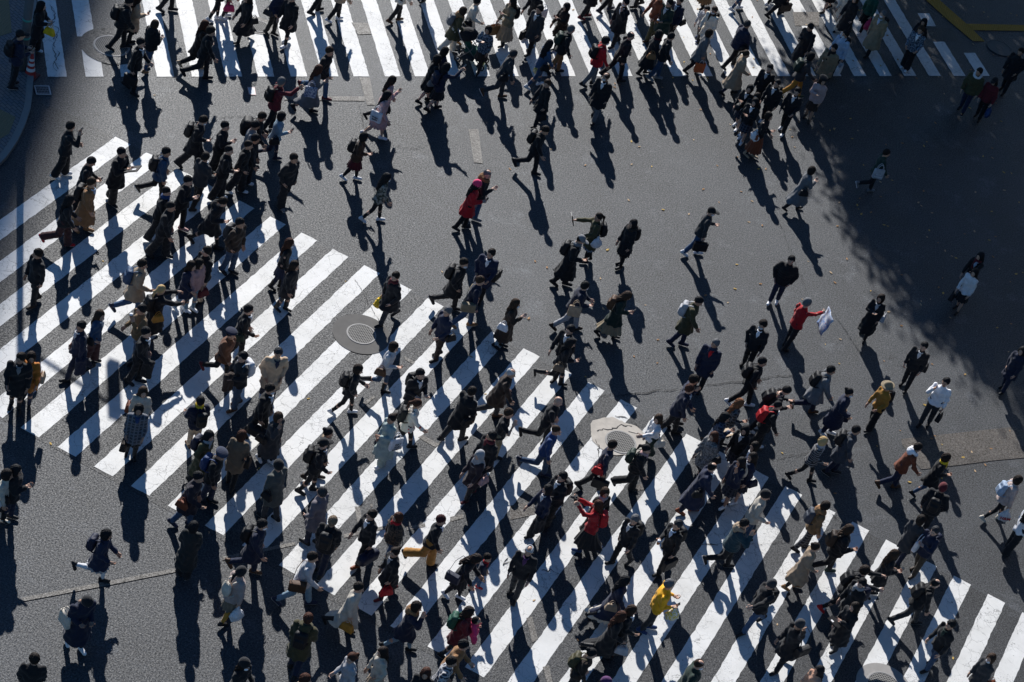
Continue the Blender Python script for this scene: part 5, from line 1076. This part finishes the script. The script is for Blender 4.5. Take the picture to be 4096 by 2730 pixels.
# --- cones
def cone_thing(x,y,label,z=0.004,h=.7):
    c=gp(x,y,z); t=bpy.data.objects.new('traffic_cone',None); COL.objects.link(t); t.location=(c[0],c[1],z); tag(t,label,'traffic cone','traffic cones by the kerb')
    b=MB(); b.lathe([(.15,.03),(.125,.14),(.105,.24),(.085,.36),(.05,.58),(.03,h),(.001,h)],n=20); b.build('cone',plain('cone_red',(.45,.03,.025),.5),t,True)
    b=MB(); b.box((0,0,.016),(.19,.19,.016)); b.build('base',plain('cone_base',(.12,.02,.02),.7),t)
    for z0,z1 in ((.2,.29),(.36,.44),(.5,.57)):
        r=lambda z:np.interp(z,[.03,.14,.24,.36,.58,h],[.15,.125,.105,.085,.05,.03])+.004
        b=MB(); b.lathe([(r(z0),z0),(r(z1),z1)],n=20); b.build('reflective_band',plain('cone_white',(.7,.7,.7),.5),t,True)
cone_thing(120,305,'red traffic cone with white bands beside the signal pole'); 
# --- pushchair
c=gp(1876,246); t=bpy.data.objects.new('stroller',None); COL.objects.link(t); dv=gp(1916,262)-c; t.location=(c[0],c[1],.004); t.rotation_euler=(0,0,math.atan2(dv[1],dv[0])-math.pi/2); tag(t,'black and lime green stroller pushed by the olive parka','stroller')
MT=plain('stroller_metal',(.2,.2,.21),.4,.6); b=MB()
for s in (-1,1): b.tube([(s*.24,-.5,1.0),(s*.24,-.36,.78),(s*.24,.2,.3),(s*.24,.42,.1)],.013,6); b.tube([(s*.24,-.3,.1),(s*.24,.0,.5),(s*.24,.05,.62)],.012,6)
b.tube([(-.24,-.5,1.0),(.24,-.5,1.0)],.017,8); b.tube([(-.24,-.3,.1),(.24,-.3,.1)],.01,6); b.build('frame',MT,t,True)
P,Q=surfnet(lambda X,Y,Z: np.maximum(smin(rbox(X,Y,Z,(0,.02,.42),(.2,.2,.05),.04),cone(X,Y,Z,(0,-.12,.45),(0,-.3,.85),.1,.09)+.0*X,.06),np.abs(X)-.2),(-.24,-.5,.3),(.24,.3,1),.02); link('seat',mesh('seat',P,Q),t,[cloth('gn')])
P,Q=surfnet(lambda X,Y,Z: np.maximum(np.maximum(ell(X,Y,Z,(0,-.18,.78),(.24,.3,.28)),-ell(X,Y,Z,(0,-.18,.78),(.215,.275,.255))),-(Z-.72)-.5*(-Y-.2)),(-.27,-.52,.5),(.27,.16,1.1),.02); link('canopy',mesh('canopy',P,Q),t,[cloth('bk')])
b=MB(); b.box((0,.3,.3),(.19,.12,.03)); b.box((0,.42,.2),(.17,.03,.08)); b.build('footrest',[plain('lime_cloth',(.25,.35,.03),.8)],t)
P,Q=surfnet(lambda X,Y,Z: rbox(X,Y,Z,(0,-.05,.2),(.18,.2,.08),.05),(-.2,-.3,.1),(.2,.2,.3),.02); link('basket',mesh('basket',P,Q),t,[cloth('dg')])
for sx in (-1,1):
    for y in (-.3,.42):
        b=MB(); b.tube([(sx*.24+d,y+.085*math.cos(a),.09+.085*math.sin(a)) for d in (0,) for a in np.linspace(0,2*math.pi,17)[:-1]],.02,6,1.,0,True); w_=b.build('wheel',plain('tyre',(.015,.015,.016),.8),t,True)
        b=MB(); b.tube([(sx*.24-.02,y,.09),(sx*.24+.02,y,.09)],.05,10); b.build('rim',MT,w_,True)
# --- the baby carried in front of the dark red coat
def rider(parent_i,dx,K):
    p=POBS[parent_i]; W=p.matrix_world; o_=W@Vector(dx); return o_
bi=[i for i,s in enumerate(PEOPLE) if 'carrying a baby' in s['K']][0]
W=POBS[bi].matrix_world.copy(); Wb=W@Matrix.Translation((0,.25,.98))
def bb(X,Y,Z):
    d=smin(ell(X,Y,Z,(0,0,.12),(.1,.09,.16)),ell(X,Y,Z,(0,.01,.33),(.075,.085,.085)),.03)
    for s in (-1,1): d=smin(d,cone(X,Y,Z,(s*.1,0,.2),(s*.2,.06,.12),.04,.03),.03); d=smin(d,smin(cone(X,Y,Z,(s*.06,0,.0),(s*.12,.08,-.1),.055,.045),cone(X,Y,Z,(s*.12,.08,-.1),(s*.12,.1,-.24),.045,.04),.02),.03)
    return smin(d,ell(X,Y,Z,(0,.095,.315),(.012,.015,.012)),.01)
P,Q=surfnet(bb,(-.26,-.12,-.32),(.26,.18,.44),.016); o=link('person',mesh('person',P,Q),None,[skinmat(0)]); o.matrix_world=Wb; tag(o,'person baby in a hot pink padded suit carried in front','person')
P,Q=surfnet(lambda X,Y,Z: np.maximum(bb(X,Y,Z)-.018,np.maximum(Z-.27,-.2-Z)),(-.28,-.14,-.3),(.28,.2,.32),.016); link('padded_suit',mesh('suit',P,Q),o,[cloth('hp')])
link('hair',HAIR['sh'],o,[cloth('bk','hair')]).matrix_basis=mat4(np.eye(3)*.82,(0,.005,.215))
# --- fallen leaves
b=MB()
def leaf(x,y,s):
    a=rng.uniform(0,6.28); c_,s_=math.cos(a),math.sin(a); pts=[(-1,0,.15),(-.35,.5,.1),(.4,.38,.0),(1,0,.25),(.35,-.45,.05),(-.4,-.42,.2)]
    b.add([(x+(u*c_-v*s_)*s,y+(u*s_+v*c_)*s,.012+w_*s*.8) for u,v,w_ in pts],[(0,1,2,3),(0,3,4,5)],int(rng.integers(0,3)))
for i in range(520):
    x,y=rng.uniform(1750,4096),rng.uniform(0,2000)
    dens=np.clip((x-1500)/2300,0,1)*(1 if y<1300 else .35)
    if rng.random()<dens*.9: p=gp(x,y); leaf(p[0],p[1],rng.uniform(.03,.065))
for i in range(34): p=gp(rng.uniform(100,4000),rng.uniform(300,2700)); leaf(p[0],p[1],rng.uniform(.025,.05))
tag(b.build('fallen_leaves',[plain('leaf_yellow',(.5,.32,.06),.7),plain('leaf_tan',(.45,.31,.17),.7),plain('leaf_brown',(.3,.15,.05),.7)]),kind='stuff')
# --- street trees beyond the top of the picture: their crowns throw the dappled shade
SH=np.array([math.cos(SUN_AZ),math.sin(SUN_AZ)]); PH=np.array([math.sin(SUN_AZ),-math.cos(SUN_AZ)])
LEAFM=plain('leaf_green',(.06,.085,.025),.6,0,.4,2); BARK=plain('bark',(.09,.07,.055),.9,0,.3,8,.5)
def tree(p,a,zc,rw,rh,nl,label):
    R=np.random.default_rng(int(p*31+a)); q=gp(p,a)[:2]+SH*zc/math.tan(SUN_EL); t=bpy.data.objects.new('street_tree',None); COL.objects.link(t); t.location=(q[0],q[1],0); tag(t,label,'tree','street trees along the shaded side')
    b=MB(); b.tube([(0,0,0),(.05,.1,zc*.3),(-.05,.1,zc*.55),(0,0,zc)],[.28,.22,.17,.08],10)
    for i in range(9):
        an=2.4*i; z0=zc*(.45+.05*i); e=np.array([math.cos(an)*rw*.75,math.sin(an)*rw*.75,z0+rh*.5]); b.tube([(0,0,z0),tuple(np.array([0,0,z0])*.5+e*.5+[0,0,.3]),tuple(e)],[.1,.06,.02],6)
    b.build('trunk',BARK,t,True)
    cl=[]; 
    while len(cl)<64:
        v=R.uniform(-1,1,3)
        if .25<np.linalg.norm(v)<1: cl.append(v*[rw,rw,rh]+[0,0,zc])
    n=nl; C=np.array(cl)[R.integers(0,len(cl),n)]+R.normal(0,1,(n,3))*[.55,.55,.42]
    u=R.normal(0,1,(n,3)); u/=np.linalg.norm(u,axis=1)[:,None]; v=np.cross(u,R.normal(0,1,(n,3))); v/=np.linalg.norm(v,axis=1)[:,None]; s=R.uniform(.09,.19,n)[:,None]
    V=np.stack([C-u*s,C-v*s*.55,C+u*s,C+v*s*.55],1).reshape(-1,3); link('crown',mesh('crown',V,np.arange(4*n).reshape(-1,4),False),t,[LEAFM])
TREES=[(3980,960,10,4.2,3.2,15000,'rounded street tree between the two nearest trees'),(3800,640,9.5,4.5,3.4,22000,'tall broadleaf street tree nearest the shaded crossing corner'),(4200,1260,10.5,4.7,3.6,20000,'broad leafy street tree shading the right hand edge'),(3800,130,9,3.8,3.,7000,'thin crowned street tree shading the end of the crosswalk'),(4250,200,10,4.6,4,14000,'broad street tree furthest from the crossing'),(4600,700,10,5,4,12000,'street tree at the outer end of the row')]
for a in TREES: tree(*a)
# --- the tall building beyond the top left whose shadow lies on the corner
A_,B_=gp(455,100)[:2],gp(190,800)[:2]; u=A_-B_; u/=np.linalg.norm(u); ua=math.atan2(u[1],u[0]); Hb=95.; e0=B_-u*9+SH*(Hb/math.tan(SUN_EL))
t=bpy.data.objects.new('office_building',None); COL.objects.link(t); t.location=(e0[0],e0[1],0); t.rotation_euler=(0,0,ua); tag(t,'pale office tower whose shadow falls on the kerb corner','building')
b=MB(); b.box((20,14,Hb/2),(20,14,Hb/2)); b.build('wall',plain('wall_pale',(.4,.39,.37),.7),t)
for f in range(25):
    for side in (0,1):
        b=MB()
        if side==0: b.box((20,-.03,2+3.6*f),(19,.06,.8))
        else: b.box((-.03,14,2+3.6*f),(.06,13,.8))
        b.build('window',plain('window_glass',(.05,.06,.07),.1),t)
t=bpy.data.objects.new('station_sky_block',None); COL.objects.link(t); t.location=(25,30,0); tag(t,'unseen dark station building added to block sky light on the right hand side','building')  # unseen block added so less sky light reaches the tree shade
b=MB(); b.box((14,35,18),(14,35,18)); b.build('wall',plain('wall_dark',(.03,.03,.032),.8),t)
for f in range(8): b=MB(); b.box((-.03,35,3+4.2*f),(.06,33,1.1)); b.build('window',plain('window_glass',(.05,.06,.07),.1),t)
print('scene',round(time.time()-T0,1))
